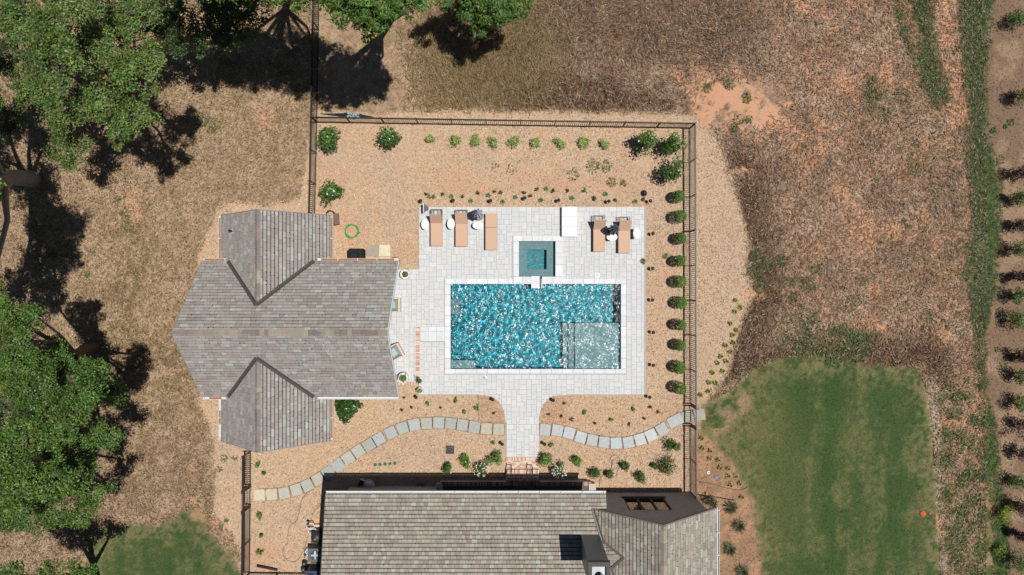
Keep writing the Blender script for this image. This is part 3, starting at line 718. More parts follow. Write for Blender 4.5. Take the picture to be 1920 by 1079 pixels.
# ------------------------------------------------------------------ stepping stone path
path_pts_w = [(487, 928), (510, 927), (533, 924.5), (556, 918.5), (576.5, 910), (596.5, 898.5), (615.5, 886), (634.5, 872), (653, 859), (672, 846), (692, 834), (711, 823), (733, 811.5), (755, 802.5), (777, 796.5), (800, 794), (822.6, 793), (845, 794), (867, 797), (889.5, 801), (912, 803.6), (935, 805)]
path_pts_e = [(1022, 806), (1045, 807), (1067, 812), (1089, 820), (1110.5, 825.5), (1132.6, 829.5), (1155, 831), (1178, 829.5), (1200, 824), (1220.6, 816), (1241, 805), (1266, 789), (1289, 781), (1311, 778)]
def stone_path(name, pts, cols):
    m = MB()
    for i, (a, b) in enumerate(pts):
        p, q = pts[max(i - 1, 0)], pts[min(i + 1, len(pts) - 1)]
        t = unit(np.array([q[0] - p[0], -(q[1] - p[1]), 0.0])); s = np.array([-t[1], t[0], 0])
        m.obox((X(a), Y(b), -0.02), t * .36, s * .36, (0, 0, .026), A(170, 132, 100))
    root = m.build(name, M['soil']); tag(root, kind='structure')
    for i, (a, b) in enumerate(pts):
        p, q = pts[max(i - 1, 0)], pts[min(i + 1, len(pts) - 1)]
        t = unit(np.array([q[0] - p[0], -(q[1] - p[1]), 0.0])); s = np.array([-t[1], t[0], 0])
        hl = .305 if (a, b) != (1266, 789) else .43
        jit = random.uniform(-.04, .04)
        t2, s2 = t * math.cos(jit) + s * math.sin(jit), s * math.cos(jit) - t * math.sin(jit)
        MB().obox((X(a), Y(b), .035 + random.uniform(-.004, .004)), t2 * hl * random.uniform(.97, 1.02), s2 * .315 * random.uniform(.97, 1.03), (0, 0, .025), cols(i) * random.uniform(.94, 1.05)).build('stepping_stone', M['flag'], root)
stone_path('path_west', path_pts_w, lambda i: A(216, 204, 178) if i < 2 else random.choice([A(188, 188, 178), A(184, 190, 188), A(196, 188, 168), A(176, 180, 174), A(190, 186, 172)]))
stone_path('path_east', path_pts_e, lambda i: random.choice([A(196, 204, 206), A(192, 196, 194), A(202, 206, 204), A(188, 192, 190)]) if i < 12 else A(176, 176, 160))

# ------------------------------------------------------------------ shingled roofs
SH_COL = [A(180, 173, 166), A(184, 178, 170), A(176, 167, 160), A(190, 187, 180), A(178, 171, 163), A(192, 195, 190), A(184, 179, 168), A(174, 165, 159), A(186, 178, 170), A(180, 174, 168)]
SH_COL2 = [A(178, 168, 155), A(183, 174, 160), A(170, 159, 148), A(188, 183, 169), A(176, 166, 153), A(190, 190, 179), A(182, 175, 159), A(168, 157, 147), A(181, 171, 158)]
def scan(poly, v):
    xs = []
    for i in range(len(poly)):
        (a, b), (c_, d_) = poly[i], poly[(i + 1) % len(poly)]
        if (b <= v) != (d_ <= v): xs.append(a + (c_ - a) * (v - b) / (d_ - b))
    xs.sort()
    return list(zip(xs[::2], xs[1::2]))
class Shingles:
    def __init__(self, pal): self.items, self.pal = [], pal
    def plane(self, o, u, v, poly, expo=0.205, wmin=.15, wmax=.48, gap_=.055):
        o, u, v = [np.asarray(q, float) for q in (o, u, v)]
        n = np.cross(u, v); n /= np.linalg.norm(n)
        if n[2] < 0: n = -n
        vmax = max(p[1] for p in poly)
        k = 0
        while k * expo < vmax - .02:
            v0, v1 = k * expo, min((k + 1) * expo, vmax)
            lo_, hi_ = scan(poly, v0 + 1e-3), scan(poly, v1 - 1e-3)
            if len(lo_) == len(hi_): spans = [(min(p[0], q[0]), max(p[1], q[1])) for p, q in zip(lo_, hi_)]
            else: spans = scan(poly, min(v0 + (v1 - v0) * .5, vmax - 1e-3))
            for (a, b) in spans:
                x = a - random.uniform(0, .15)
                while x < b - .01:
                    w = random.uniform(wmin, wmax)
                    s, e_ = max(x, a), min(x + w, b)
                    if b - e_ < .06: e_ = b
                    if e_ - s > .02: self.items.append((o, u, v, n, s + .004, e_ - .004, v0 + gap_, v1 + .004))
                    x = x + w if e_ < b else b
            k += 1
    def mesh(self, it, m):
        o, u, v, n, a, b, v0, v1 = it
        th = random.uniform(.022, .036)
        ch = random.choice([0, 0, .02, .035])
        cc = random.choice(self.pal) * random.uniform(.78, .95)
        prof = [(a, v0 + ch), (a + ch * 1.2, v0), (b - ch * 1.2, v0), (b, v0 + ch), (b, v1), (a, v1)]
        top = [o + u * q + v * r + n * (.006 + th * (1 - (r - v0) / (v1 - v0) * .95)) for q, r in prof]
        bot = [o + u * q + v * r + n * .001 for q, r in prof]
        m.add(top + bot, [(0, 1, 2, 3, 4, 5) if np.dot(np.cross(u, v), n) > 0 else (5, 4, 3, 2, 1, 0)] + [(i, i + 6, (i + 1) % 6 + 6, (i + 1) % 6) for i in range(6)], cc)
    def build(self, roof, nparts=300):
        def size(it): return -((it[5] - it[4]) * (it[7] - it[6]))
        vis = sorted(self.items, key=size)
        inview = [it for it in vis if abs((it[0] + it[1] * it[4] + it[2] * it[6])[1]) < 15.2]
        chosen = set(id(i) for i in inview[:nparts])
        rest = MB()
        for it in self.items:
            if id(it) in chosen:
                m = MB(); self.mesh(it, m); m.build('shingle', M['shingle'], roof, world=True)
            else: self.mesh(it, rest)
        rest.build('more_shingles', M['shingle'], roof, world=True, kind='stuff')
def ridge_caps(p0, p1, run_l, run_r, pal, parent, half=.16, step=.21):
    """Overlapping cap pieces bent over a ridge from p0 to p1; run_l/run_r: unit down-slope vectors of its two sides."""
    p0, p1 = np.asarray(p0, float), np.asarray(p1, float); L_ = np.linalg.norm(p1 - p0); d = (p1 - p0) / L_
    n = int(L_ / step); z = np.array([0, 0, 1.0])
    cur = None
    for i in range(n):
        if cur is None or random.random() < .45: cur = random.choice(pal)
        cc = cur * random.uniform(.94, 1.08)
        a, b = p0 + d * (i * L_ / n + .004), p0 + d * ((i + 1) * L_ / n + .03)
        v = []
        for q, lift in ((a, .05), (b, .035)):
            for s in (run_l * half, np.zeros(3), run_r * half): v.append(q + s + z * lift)
            for s in (run_l * half, np.zeros(3), run_r * half): v.append(q + s + z * (lift - .02))
        MB().add(v, [(0, 1, 7, 6), (1, 2, 8, 7), (3, 9, 10, 4), (4, 10, 11, 5), (0, 6, 9, 3), (2, 5, 11, 8), (0, 3, 4, 1), (1, 4, 5, 2)], cc).build('ridge_cap', M['shingle'], parent, world=True)
def valley(p0, p1, width, parent, color=A(92, 86, 84), rise=(.66, .66)):
    """Folded strip along a valley; rise: how steeply the roof climbs away from the line on each side."""
    p0, p1 = np.asarray(p0, float), np.asarray(p1, float); d = unit(p1 - p0); s = unit(np.cross(d, [0, 0, 1.0]))
    z = np.array([0, 0, 1.0])
    v = []
    for q in (p0, p1):
        for k, lift in ((-width, .075 + width * rise[0]), (0, .06), (width, .075 + width * rise[1])): v.append(q + s * k + z * lift)
    MB().add(v, [(0, 1, 4, 3), (1, 2, 5, 4)], color).build('valley_flashing', M['metal'], parent, world=True)
def gutter(p0, p1, out, parent, filled=.0):
    """Open half-box gutter with cross straps; out: unit vector away from the wall."""
    p0, p1, out = [np.asarray(q, float) for q in (p0, p1, out)]
    d = unit(p1 - p0); L_ = np.linalg.norm(p1 - p0); z = np.array([0, 0, 1.0])
    W_ = A(232, 232, 232)
    m = MB(); mid = (p0 + p1) / 2
    m.obox(mid + out * .012 - z * .06, d * L_ / 2, out * .006, z * .065, W_)
    m.obox(mid + out * .125 - z * .06, d * L_ / 2, out * .008, z * .065, W_)
    m.obox(mid + out * .068 - z * .12, d * L_ / 2, out * .05, z * .006, W_)
    g_ = m.build('gutter', M['paint'], parent, world=True)
    if filled:
        MB().obox(mid + out * .068 - z * .085, d * L_ * filled / 2, out * .048, z * .012, A(176, 120, 78)).build('leaf_litter', M['soil'], g_, world=True)
    st = MB(); n = int(L_ / 1.05)
    for i in range(n + 1):
        st.obox(p0 + d * (i + .08) * L_ / (n + .16) + out * .07 + z * .008, d * .016, out * .065, z * .004, A(240, 240, 240))
    st.build('gutter_straps', M['paint'], g_, world=True)

# ------------------------------------------------------------------ pool house
PH = tag(empty('pool_house', (P(548, 617, 3).x, P(548, 617, 3).y, 0)), 'pool house with grey shingled cross-gabled roof beside the pool', 'house')
HE = 3.0
def pe(px, py): return P(px, py, HE)
x0, x1 = pe(379, 0).x, pe(746.5, 0).x
yN, yS = pe(0, 489.5).y, pe(0, 744.5).y
yc = (yN + yS) / 2; s_ = (yN - yS) / 2; TAN = 0.93; HR = HE + s_ * TAN
HV = 2.38                                    # the cross wings' eaves hang lower than the main ones
wx0, wx1 = P(414, 0, HV).x, P(619.5, 0, HV).x; wc = (wx0 + wx1) / 2; ws_ = (wx1 - wx0) / 2; WT = 0.93; HW = HV + ws_ * WT
yNw, ySw = P(0, 404.5, HV).y, P(0, 826, HV).y
win_ = (HE - HV) / WT                        # plan distance from wing eave to where the wing reaches the main eave's height
sl = 1 / math.hypot(1, TAN)
run_j = (HW - HE) / TAN                     # how far up the main slope the wing ridge meets it
roof_m = MB()
DECK = A(34, 30, 28)
V = lambda x, y, z: (x, y, z)
roof_m.add([V(x0, yN, HE), V(x1, yN, HE), V(x1, yc, HR), V(x0, yc, HR), V(x0, yS, HE), V(x1, yS, HE)], [(0, 3, 2, 1), (4, 5, 2, 3)], DECK)
for (ya, yb_, sg_) in ((yNw, yN, -1), (ySw, yS, 1)):
    vv_ = [V(wx0, ya, HV), V(wc, ya, HW), V(wx1, ya, HV), V(wx0, yb_ + sg_ * .4, HV), V(wx0 + win_, yb_ + sg_ * .02, HE), V(wc, yb_ + sg_ * run_j, HW), V(wx1 - win_, yb_ + sg_ * .02, HE), V(wx1, yb_ + sg_ * .4, HV)]
    roof_m.add(vv_, [(0, 3, 4, 5, 1), (1, 5, 6, 7, 2)] if sg_ < 0 else [(1, 5, 4, 3, 0), (2, 7, 6, 5, 1)], DECK)
roof = roof_m.build('roof', M['shingle'], PH, world=True)
S = Shingles(SH_COL)
Lm, Vm = x1 - x0, s_ / sl
u1, u2, uc, vt = wx0 + win_ - x0, wx1 - win_ - x0, wc - x0, run_j / sl
notch = [(0, 0), (u1, 0), (uc, vt), (u2, 0), (Lm, 0), (Lm, Vm), (0, Vm)]
S.plane((x0, yN, HE), (1, 0, 0), (0, -sl, TAN * sl), notch)
S.plane((x0, yS, HE), (1, 0, 0), (0, sl, TAN * sl), notch)
sw = 1 / math.hypot(1, WT); Vw = ws_ / sw
LN, LS = yNw - yN, yS - ySw
S.plane((wx0, yNw, HV), (0, -1, 0), (sw, 0, WT * sw), [(0, 0), (LN + .4, 0), (LN + .1, win_ / sw), (LN + run_j, Vw), (0, Vw)])
S.plane((wx1, yNw, HV), (0, -1, 0), (-sw, 0, WT * sw), [(0, 0), (LN + .4, 0), (LN + .1, win_ / sw), (LN + run_j, Vw), (0, Vw)])
S.plane((wx0, ySw, HV), (0, 1, 0), (sw, 0, WT * sw), [(0, 0), (LS + .4, 0), (LS + .1, win_ / sw), (LS + run_j, Vw), (0, Vw)])
S.plane((wx1, ySw, HV), (0, 1, 0), (-sw, 0, WT * sw), [(0, 0), (LS + .4, 0), (LS + .1, win_ / sw), (LS + run_j, Vw), (0, Vw)])
S.build(roof)
CAPC = [A(148, 136, 128), A(168, 158, 142), A(154, 142, 136), A(176, 168, 148), A(142, 132, 128)]
dn = np.array([0, sl, -TAN * sl]); ds = np.array([0, -sl, -TAN * sl]); dw = np.array([-sw, 0, -WT * sw]); de = np.array([sw, 0, -WT * sw])
ridge_caps((x0, yc, HR), (x1, yc, HR), dn, ds, CAPC, roof, .2)
ridge_caps((wc, yNw, HW), (wc, yN - run_j, HW), dw, de, CAPC, roof, .17)
ridge_caps((wc, ySw, HW), (wc, yS + run_j, HW), dw, de, CAPC, roof, .17)
for (yy_, sg) in ((yN, -1), (yS, 1)):
    for wx in (wx0 + win_, wx1 - win_): valley((wx, yy_, HE), (wc, yy_ + sg * run_j, HW), .10, roof)
# rake boards, walls, gutters, vent
WHT = A(236, 236, 236)
def rake(p0, p1, parent, color=WHT):
    p0, p1 = np.asarray(p0, float), np.asarray(p1, float); d = p1 - p0
    MB().obox((p0 + p1) / 2 - np.array([0, 0, .11]), d / 2, unit(np.cross(d, [0, 0, 1.0])) * .02, (0, 0, .105), color).build('rake_board', M['paint'], parent, world=True)
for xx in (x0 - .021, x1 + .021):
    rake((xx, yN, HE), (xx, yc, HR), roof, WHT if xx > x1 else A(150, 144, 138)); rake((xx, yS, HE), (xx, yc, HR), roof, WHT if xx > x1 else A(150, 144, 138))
for yy in (yNw + .021, ySw - .021):
    rake((wx0, yy, HV), (wc, yy, HW), roof, A(150, 144, 138)); rake((wx1, yy, HV), (wc, yy, HW), roof, A(150, 144, 138))
OV = .42
def gabled_wall(name, pts, parent, mat):
    MB().add(pts, [tuple(range(len(pts)))]).build(name, mat, parent, world=True)
wz = lambda y: HE + (s_ - abs(y - yc)) * TAN - .05
PORCH = x1 - 3.3
a_, b_ = yN - OV, yS + OV
walls = MB()
def wall_quad(m, ax, ay, bx, by, z0, z1): m.add([(ax, ay, z0), (bx, by, z0), (bx, by, z1), (ax, ay, z1)], [(0, 1, 2, 3)])
wm0, wm1 = x0 + OV, PORCH
for (ax, ay, bx, by) in ((wm0, a_, wx0 + OV, a_), (wx1 - OV, a_, wm1, a_), (wm0, b_, wx0 + OV, b_), (wx1 - OV, b_, wm1, b_)): wall_quad(walls, ax, ay, bx, by, -.1, HE + OV * TAN - .06)
for xx in (wm0, wm1): walls.add([(xx, a_, -.1), (xx, b_, -.1), (xx, b_, wz(b_)), (xx, yc, HR - .06), (xx, a_, wz(a_))], [(0, 1, 2, 3, 4)])
for (yo, yi) in ((yNw - .3, a_), (ySw + .3, b_)):
    for xx in (wx0 + OV, wx1 - OV): wall_quad(walls, xx, yo, xx, yi, -.1, HV + OV * WT - .06)
    walls.add([(wx0 + OV, yo, -.1), (wx1 - OV, yo, -.1), (wx1 - OV, yo, HV + OV * WT - .06), (wc, yo, HW - .06), (wx0 + OV, yo, HV + OV * WT - .06)], [(0, 1, 2, 3, 4)])
walls.build('wall', M['white_brick'], PH, world=True)
for (px_, py_) in ((x1 - .7, a_ - .2), (x1 - .7, b_ + .2)):
    MB().box(px_ - .17, px_ + .17, py_ - .17, py_ + .17, .03, HE + .3, WHT).build('porch_column', M['paint'], PH, world=True)
gab = MB(); gx_ = x1 - .45
gab.add([(gx_, a_ - .15, HE - .1), (gx_, b_ + .15, HE - .1), (gx_, b_ + .15, wz(b_ + .15)), (gx_, yc, HR - .06), (gx_, a_ - .15, wz(a_ - .15))], [(0, 1, 2, 3, 4)])
gab.build('porch_gable', M['paint'], PH, world=True)
for (yy0, yy1, nm) in ((yc - .9, yc + .9, 'door'), (yc + 1.6, yc + 2.6, 'window'), (yc - 2.6, yc - 1.6, 'window')):
    z0 = .03 if nm == 'door' else .9
    d_ = MB().box(PORCH + .002, PORCH + .05, yy0, yy1, z0, 2.3, A(226, 226, 224)).build(nm, M['paint'], PH, world=True)
    MB().box(PORCH + .051, PORCH + .056, yy0 + .08, yy1 - .08, z0 + .1, 2.2).build('pane', M['glass'], d_, world=True)
gutter((x0 + .02, yN, HE), (wx0 + win_ - .1, yN, HE), (0, 1, 0), PH, .96)
gutter((wx1 - win_ + .1, yN, HE), (x1, yN, HE), (0, 1, 0), PH, .9)
gutter((x0 + .02, yS, HE), (wx0 + win_ - .1, yS, HE), (0, -1, 0), PH, .5)
gutter((wx1 - win_ + .1, yS, HE), (x1, yS, HE), (0, -1, 0), PH)
gutter((wx0, yN + .0, HV), (wx0, yNw, HV), (-1, 0, 0), PH, .9); gutter((wx1, yN + .0, HV), (wx1, yNw, HV), (1, 0, 0), PH, .98)
gutter((wx0, yS - .0, HV), (wx0, ySw, HV), (-1, 0, 0), PH, .3); gutter((wx1, yS - .0, HV), (wx1, ySw, HV), (1, 0, 0), PH, .9)
vp = P(431, 433, 3.6)
vp.z = HV + (vp.x - wx0) * WT
vent = MB().lathe([(.10, -.12), (.05, .05), (.05, .35), (.06, .36), (.06, .42)], 12, vp, color=A(40, 40, 42)).build('vent_pipe', M['metal'], roof, world=True)
MB().obox(vp + Vector((0, 0, .02)), np.array([sw, 0, WT * sw]) * .12, (0, .12, 0), np.array([-WT * sw, 0, sw]) * .012, A(225, 225, 225)).build('vent_flashing', M['metal'], vent, world=True)

# ------------------------------------------------------------------ main house along the bottom
MH = tag(empty('main_house', (P(900, 1060, 4).x, P(900, 1060, 4).y, 0)), 'large house with tan shingled roof, brick gable and chimney below pool', 'house')
EH = 3.64
ey = P(0, 926, EH).y; ex0 = P(610.5, 0, EH).x; ex1 = P(1136.5, 0, EH).x
MT = 0.24; back = 9.5; sm = 1 / math.hypot(1, MT)
GT = 0.81
gyf = P(0, 953.5, EH).y; gxr = P(1344.5, 0, EH).x; gxc = gxr - 110 / 33.0; gxl = gxc - 110 / 33.0; GR = EH + (gxr - gxc) * GT
def mainh(y): return EH + (ey - y) * MT
r2 = MB()
DK = A(36, 32, 29)
r2.add([(ex0, ey, EH), (ex1, ey, EH), (ex1, gyf, mainh(gyf)), (gxl, gyf, mainh(gyf)), (gxl, ey - back, mainh(ey - back)), (ex0, ey - back, mainh(ey - back))], [(0, 5, 4, 3, 2, 1)], DK)
gback = gyf - 9.0
r2.add([(gxl, gyf, EH), (gxc, gyf, GR), (gxr, gyf, EH), (gxl, gback, EH), (gxc, gback, GR), (gxr, gback, EH)], [(0, 1, 4, 3), (1, 2, 5, 4)], DK)
r2.add([(ex0, ey - back, mainh(ey - back)), (gxl, ey - back, mainh(ey - back)), (gxl, ey - 2 * back, EH), (ex0, ey - 2 * back, EH)], [(0, 3, 2, 1)], DK)
roof2 = r2.build('roof', M['shingle'], MH, world=True)
S2 = Shingles(SH_COL2)
kx = MT / GT                                 # valley: x moves kx per metre of y
xj = lambda d: gxl + (EH + MT * d - EH) / GT  # x of the valley at distance d up from the eave
dj = ey - gyf
vv = lambda d: d / sm
S2.plane((ex0, ey, EH), (1, 0, 0), (0, -sm, MT * sm), [(0, 0), (ex1 - ex0, 0), (ex1 - ex0, vv(dj)), (xj(dj) - ex0, vv(dj)), (xj(6.5) - ex0, vv(6.5)), (0, vv(6.5))], .2, .15, .30, .034)
sg = 1 / math.hypot(1, GT); Vg = (gxr - gxc) / sg
S2.plane((gxr, gyf, EH), (0, -1, 0), (-sg, 0, GT * sg), [(0, 0), (5.6, 0), (5.6, Vg), (0, Vg)], .2)
def dval(v): return max(0.0, (v * sg * GT) / MT - dj)   # how far back the valley lies at slope height v
S2.plane((gxl, gyf, EH), (0, -1, 0), (sg, 0, GT * sg), [(0, dj * MT / GT / sg), (0, Vg), (5.6, Vg), (5.6, (dj + 5.6) * MT / GT / sg)], .2)
S2.build(roof2)
CAP2 = [A(164, 150, 134), A(178, 166, 146), A(158, 146, 136), A(184, 174, 154)]
ridge_caps((gxc, gyf, GR), (gxc, gyf - 5.5, GR), np.array([-sg, 0, -GT * sg]), np.array([sg, 0, -GT * sg]), CAP2, roof2, .17)
TRIM = A(150, 142, 134)
vmid = (xj(3.4), ey - 3.4, EH + MT * 3.4)
valley((xj(dj), gyf + .05, mainh(gyf)), (xj(5.5), ey - 5.5, EH + MT * 5.5), .08, roof2, A(110, 102, 98), (.77, .1))
rake((gxl, gyf + .02, EH), (gxc, gyf + .02, GR), roof2, TRIM); rake((gxr, gyf + .02, EH), (gxc, gyf + .02, GR), roof2, TRIM)
rake((ex0 - .02, ey, EH), (ex0 - .02, ey - back, mainh(ey - back)), roof2, A(60, 55, 52))
gutter((ex0, ey, EH), (ex1, ey, EH), (0, 1, 0), MH); gutter((gxr, gyf, EH), (gxr, gyf - 6, EH), (1, 0, 0), MH)
# walls
w2 = MB(); wy = gyf + .30 - .12
wy = Y(540 + 383.0) ; wxl, wxr = gxl + .4, gxr - .4
gh = lambda x: EH + (gxr - gxc - abs(x - gxc)) * GT - .08
# gable wall with a window opening (built as pieces round the opening)
WX0, WX1, WZ0, WZ1 = 202 / 33., 277 / 33., 1.15, 3.25
def facade(m, y):
    m.add([(wxl, y, -.1), (WX0, y, -.1), (WX0, y, gh(WX0)), (wxl, y, gh(wxl))], [(0, 1, 2, 3)])
    m.add([(WX1, y, -.1), (wxr, y, -.1), (wxr, y, gh(wxr)), (WX1, y, gh(WX1))], [(0, 1, 2, 3)])
    m.add([(WX0, y, -.1), (WX1, y, -.1), (WX1, y, WZ0), (WX0, y, WZ0)], [(0, 1, 2, 3)])
    m.add([(WX0, y, WZ1), (WX1, y, WZ1), (WX1, y, gh(WX1)), (gxc, y, gh(gxc)), (WX0, y, gh(WX0))] if WX0 < gxc < WX1 else [(WX0, y, WZ1), (WX1, y, WZ1), (WX1, y, gh(WX1)), (WX0, y, gh(WX0))], [(0, 1, 2, 3, 4)] if WX0 < gxc < WX1 else [(0, 1, 2, 3)])
    if not WX0 < gxc < WX1:
        pass
facade(w2, wy)
wall_quad(w2, wxr, wy, wxr, wy - 9, -.1, gh(wxr)); wall_quad(w2, wxl, wy, wxl, wy - 9, -.1, gh(wxl))
for (ax, ay, bx, by) in ((WX0, wy, WX0, wy - .1), (WX1, wy, WX1, wy - .1)): wall_quad(w2, ax, ay, bx, by, WZ0, WZ1)
w2.add([(WX0, wy, WZ1), (WX1, wy, WZ1), (WX1, wy - .1, WZ1), (WX0, wy - .1, WZ1)], [(0, 1, 2, 3)])
porch_back = ey - 3.4
wall_quad(w2, ex0 + .5, porch_back, wxl, porch_back, -.1, mainh(porch_back) - .06)
wall_quad(w2, ex0 + .5, porch_back, ex0 + .5, ey - 2 * back + .5, -.1, EH)
wall_quad(w2, ex0 + .5, ey - .6, ex0 + .5, porch_back, -.1, EH - .1); wall_quad(w2, ex0 + .5, ey - .6, X(822), ey - .6, -.1, EH - .1)
w2.build('wall', M['house_brick'], MH, world=True)
MB().add([(gxl + .1, wy + .02, gh(gxl + .1) - .02), (gxc, wy + .02, GR - .09), (gxr - .1, wy + .02, gh(gxr - .1) - .02), (gxr - .1, gyf + .0, gh(gxr - .1) - .02), (gxc, gyf, GR - .09), (gxl + .1, gyf, gh(gxl + .1) - .02)], [(0, 5, 4, 1), (1, 4, 3, 2)], A(120, 112, 104)).build('soffit', M['paint'], MH, world=True)
win = MB()
FRM = A(104, 78, 58)
for xx in np.linspace(WX0 + .03, WX1 - .03, 4): win.box(xx - .05, xx + .05, wy - .11, wy - .01, WZ0, WZ1, FRM)
for zz in (WZ0 + .05, WZ1 - .05): win.box(WX0, WX1, wy - .105, wy - .012, zz - .05, zz + .05, FRM)
wo = win.build('window', M['wood'], MH, world=True)
for k in range(3):
    a = WX0 + (WX1 - WX0) * k / 3
    MB().box(a + .06, a + (WX1 - WX0) / 3 - .06, wy - .09, wy - .075, WZ0 + .1, WZ1 - .1).build('pane', M['glass'], wo, world=True)
MB().box(WX0 - .08, WX1 + .08, wy - .02, wy + .09, WZ0 - .09, WZ0 - .002, A(150, 130, 116)).build('sill', M['brick'], wo, world=True)
# chimney
ch = MB()
CX0, CX1, CY0, CY1, CZ = 116.3 / 33, 147.2 / 33, -13.75, -12.62, 7.5
ch.box(CX0, CX1, CY0, CY1, 3.8, CZ, A(128, 136, 138))
cho = ch.build('chimney', M['metal'], roof2, world=True)
cap = MB(); CC = A(58, 54, 52)
cap.box(CX0 - .04, CX1 + .04, CY1 - .16, CY1 + .04, CZ - .02, CZ + .28, CC); cap.box(CX0 - .04, CX1 + .04, CY0 - .04, CY0 + .16, CZ - .02, CZ + .28, CC)
cap.box(CX0 - .04, CX0 + .14, CY0 + .16, CY1 - .16, CZ - .02, CZ + .28, CC); cap.box(CX1 - .14, CX1 + .04, CY0 + .16, CY1 - .16, CZ - .02, CZ + .28, CC)
cap.build('chimney_crown', M['metal'], cho, world=True)
MB().box(CX0 + .15, CX1 - .15, CY0 + .17, CY1 - .17, CZ, CZ + .12, A(196, 202, 208)).build('chase_cover', M['steel'], cho, world=True)
MB().lathe([(.14, 0), (.14, .35), (.17, .36), (.17, .42)], 16, ((CX0 + CX1) / 2 + .1, (CY0 + CY1) / 2 - .05, CZ + .12), color=A(90, 92, 96)).build('flue', M['steel'], cho, world=True)
# cricket saddle between chimney and cross gable
ky0, ky1, kyc, kz = -12.85, -14.15, -13.42, 4.95
kxe = gxl + (kz - EH) / GT
kr = MB().add([(CX1 - .02, ky0, mainh(ky0) - .02), (CX1 - .02, kyc, kz), (CX1 - .02, ky1, mainh(ky1) - .02), (gxl + (mainh(ky0) - EH) / GT + .05, ky0, mainh(ky0)), (kxe + .1, kyc, kz), (gxl + (mainh(ky1) - EH) / GT + .05, ky1, mainh(ky1))], [(0, 3, 4, 1), (1, 4, 5, 2)], A(160, 146, 130)).build('chimney_cricket', M['shingle'], roof2, world=True)
cs = Shingles(SH_COL2)
for (ya, sg_) in ((ky0, -1), (ky1, 1)):
    rise, run = kz - mainh(ya), abs(kyc - ya); q = 1 / math.hypot(rise, run)
    xe = gxl + (mainh(ya) - EH) / GT + .02
    cs.plane((CX1, ya, mainh(ya) + .012), (1, 0, 0), (0, sg_ * run * q, rise * q), [(0, 0), (xe - CX1, 0), (kxe - CX1 + .06, 1 / q), (0, 1 / q)], .2)
cm = MB()
for it in cs.items: cs.mesh(it, cm)
cm.build('cricket_shingles', M['shingle'], kr, world=True, kind='stuff')
valley((gxl + (mainh(ky0) - EH) / GT, ky0, mainh(ky0) + .02), (kxe, kyc, kz + .02), .06, roof2, A(124, 114, 108))
valley((gxl + (mainh(ky1) - EH) / GT, ky1, mainh(ky1) + .02), (kxe, kyc, kz + .02), .06, roof2, A(124, 114, 108))
# porch floor, steps, columns
PZ = 0.62
py_e = -(362.5 / 33)
porch = MB().box(X(833), X(1103), py_e - 3.3, py_e, -.1, PZ, A(110, 100, 96)).build('porch_floor', M['brick'], MH, world=True)
rl = MB(); xx = X(828)
while xx < X(1106):
    rl.box(xx + .005, xx + .068, py_e - .1, py_e + .13, PZ - .02, PZ + .05, random.choice([A(168, 130, 112), A(190, 156, 136), A(150, 116, 102), A(206, 182, 164)]), .004); xx += .074
rl.build('rowlock_bricks', M['brick'], porch, world=True, kind='stuff')
MB().box(X(828), X(1106), py_e + .002, py_e + .08, -.1, PZ - .03, A(150, 118, 102)).build('porch_wall', M['house_brick'], porch, world=True)
for xq in (X(826), X(1108)):
    pb = MB().box(xq - .16, xq + .16, py_e - .5, py_e - .02, -.1, PZ + .02, A(180, 160, 144)).build('porch_pier', M['brick'], MH, world=True)
    MB().box(xq - .2, xq + .2, py_e - .55, py_e + .03, PZ + .022, PZ + .09, A(206, 196, 184), .01).build('pier_cap', M['stone'], pb, world=True)
for xq in (X(969.5), X(990.5), X(880), X(1060)):
    MB().box(xq - .09, xq + .09, py_e - .62, py_e - .44, PZ, EH + .1, A(150, 148, 144)).build('porch_post', M['paint'], MH, world=True)

stairs = tag(empty('brick_steps', (X(979), Y(880), 0)), 'pale red brick steps with iron handrails leading up to the house porch', 'steps')
sb_ = MB(); SXA, SXB = X(948.5), X(1010)
sb_.box(SXA, SXB, -(341 / 33.) , Y(857.5), -.1, .035, A(226, 208, 190))
steps_y = [-(340 / 33.), -(347.5 / 33.), -(355 / 33.), py_e + .14]
sb_.build('landing', M['brick'], stairs, world=True)
bl = MB()
def sbrick(): return random.choice([A(234, 202, 180), A(228, 188, 164), A(240, 216, 198), A(218, 170, 144), A(238, 224, 210), A(204, 154, 130)]) * random.uniform(.9, 1.05)
xx = SXA
while xx < SXB - .04:                         # soldier row at the top
    bl.box(xx + .005, xx + .062, Y(864), Y(857.7), 0, .05, sbrick(), .004); xx += .0665
yy = Y(864) - .075; r_ = 0
while yy > -(341 / 33.):
    xx = SXA - (r_ % 2) * .1
    while xx < SXB - .02:
        bl.box(max(xx, SXA) + .005, min(xx + .19, SXB) - .0, yy + .005, yy + .062, 0, .05, sbrick(), .004); xx += .2
    yy -= .07; r_ += 1
bl.build('landing_bricks', M['brick'], stairs, world=True, kind='stuff')
for k in range(3):
    z1 = .05 + .19 * (k + 1)
    st = MB().box(SXA, SXB, steps_y[k + 1] + .0, steps_y[k] - .0, -.1, z1 - .06, A(150, 130, 118)).build('step', M['brick'], stairs, world=True)
    tb = MB(); xx = SXA
    while xx < SXB - .04:
        tb.box(xx + .005, xx + .062, steps_y[k + 1] + .004, steps_y[k] + .02, z1 - .058, z1, sbrick(), .004); xx += .0665
    tb.build('tread_bricks', M['brick'], st, world=True, kind='stuff')
IRON = A(44, 44, 46)
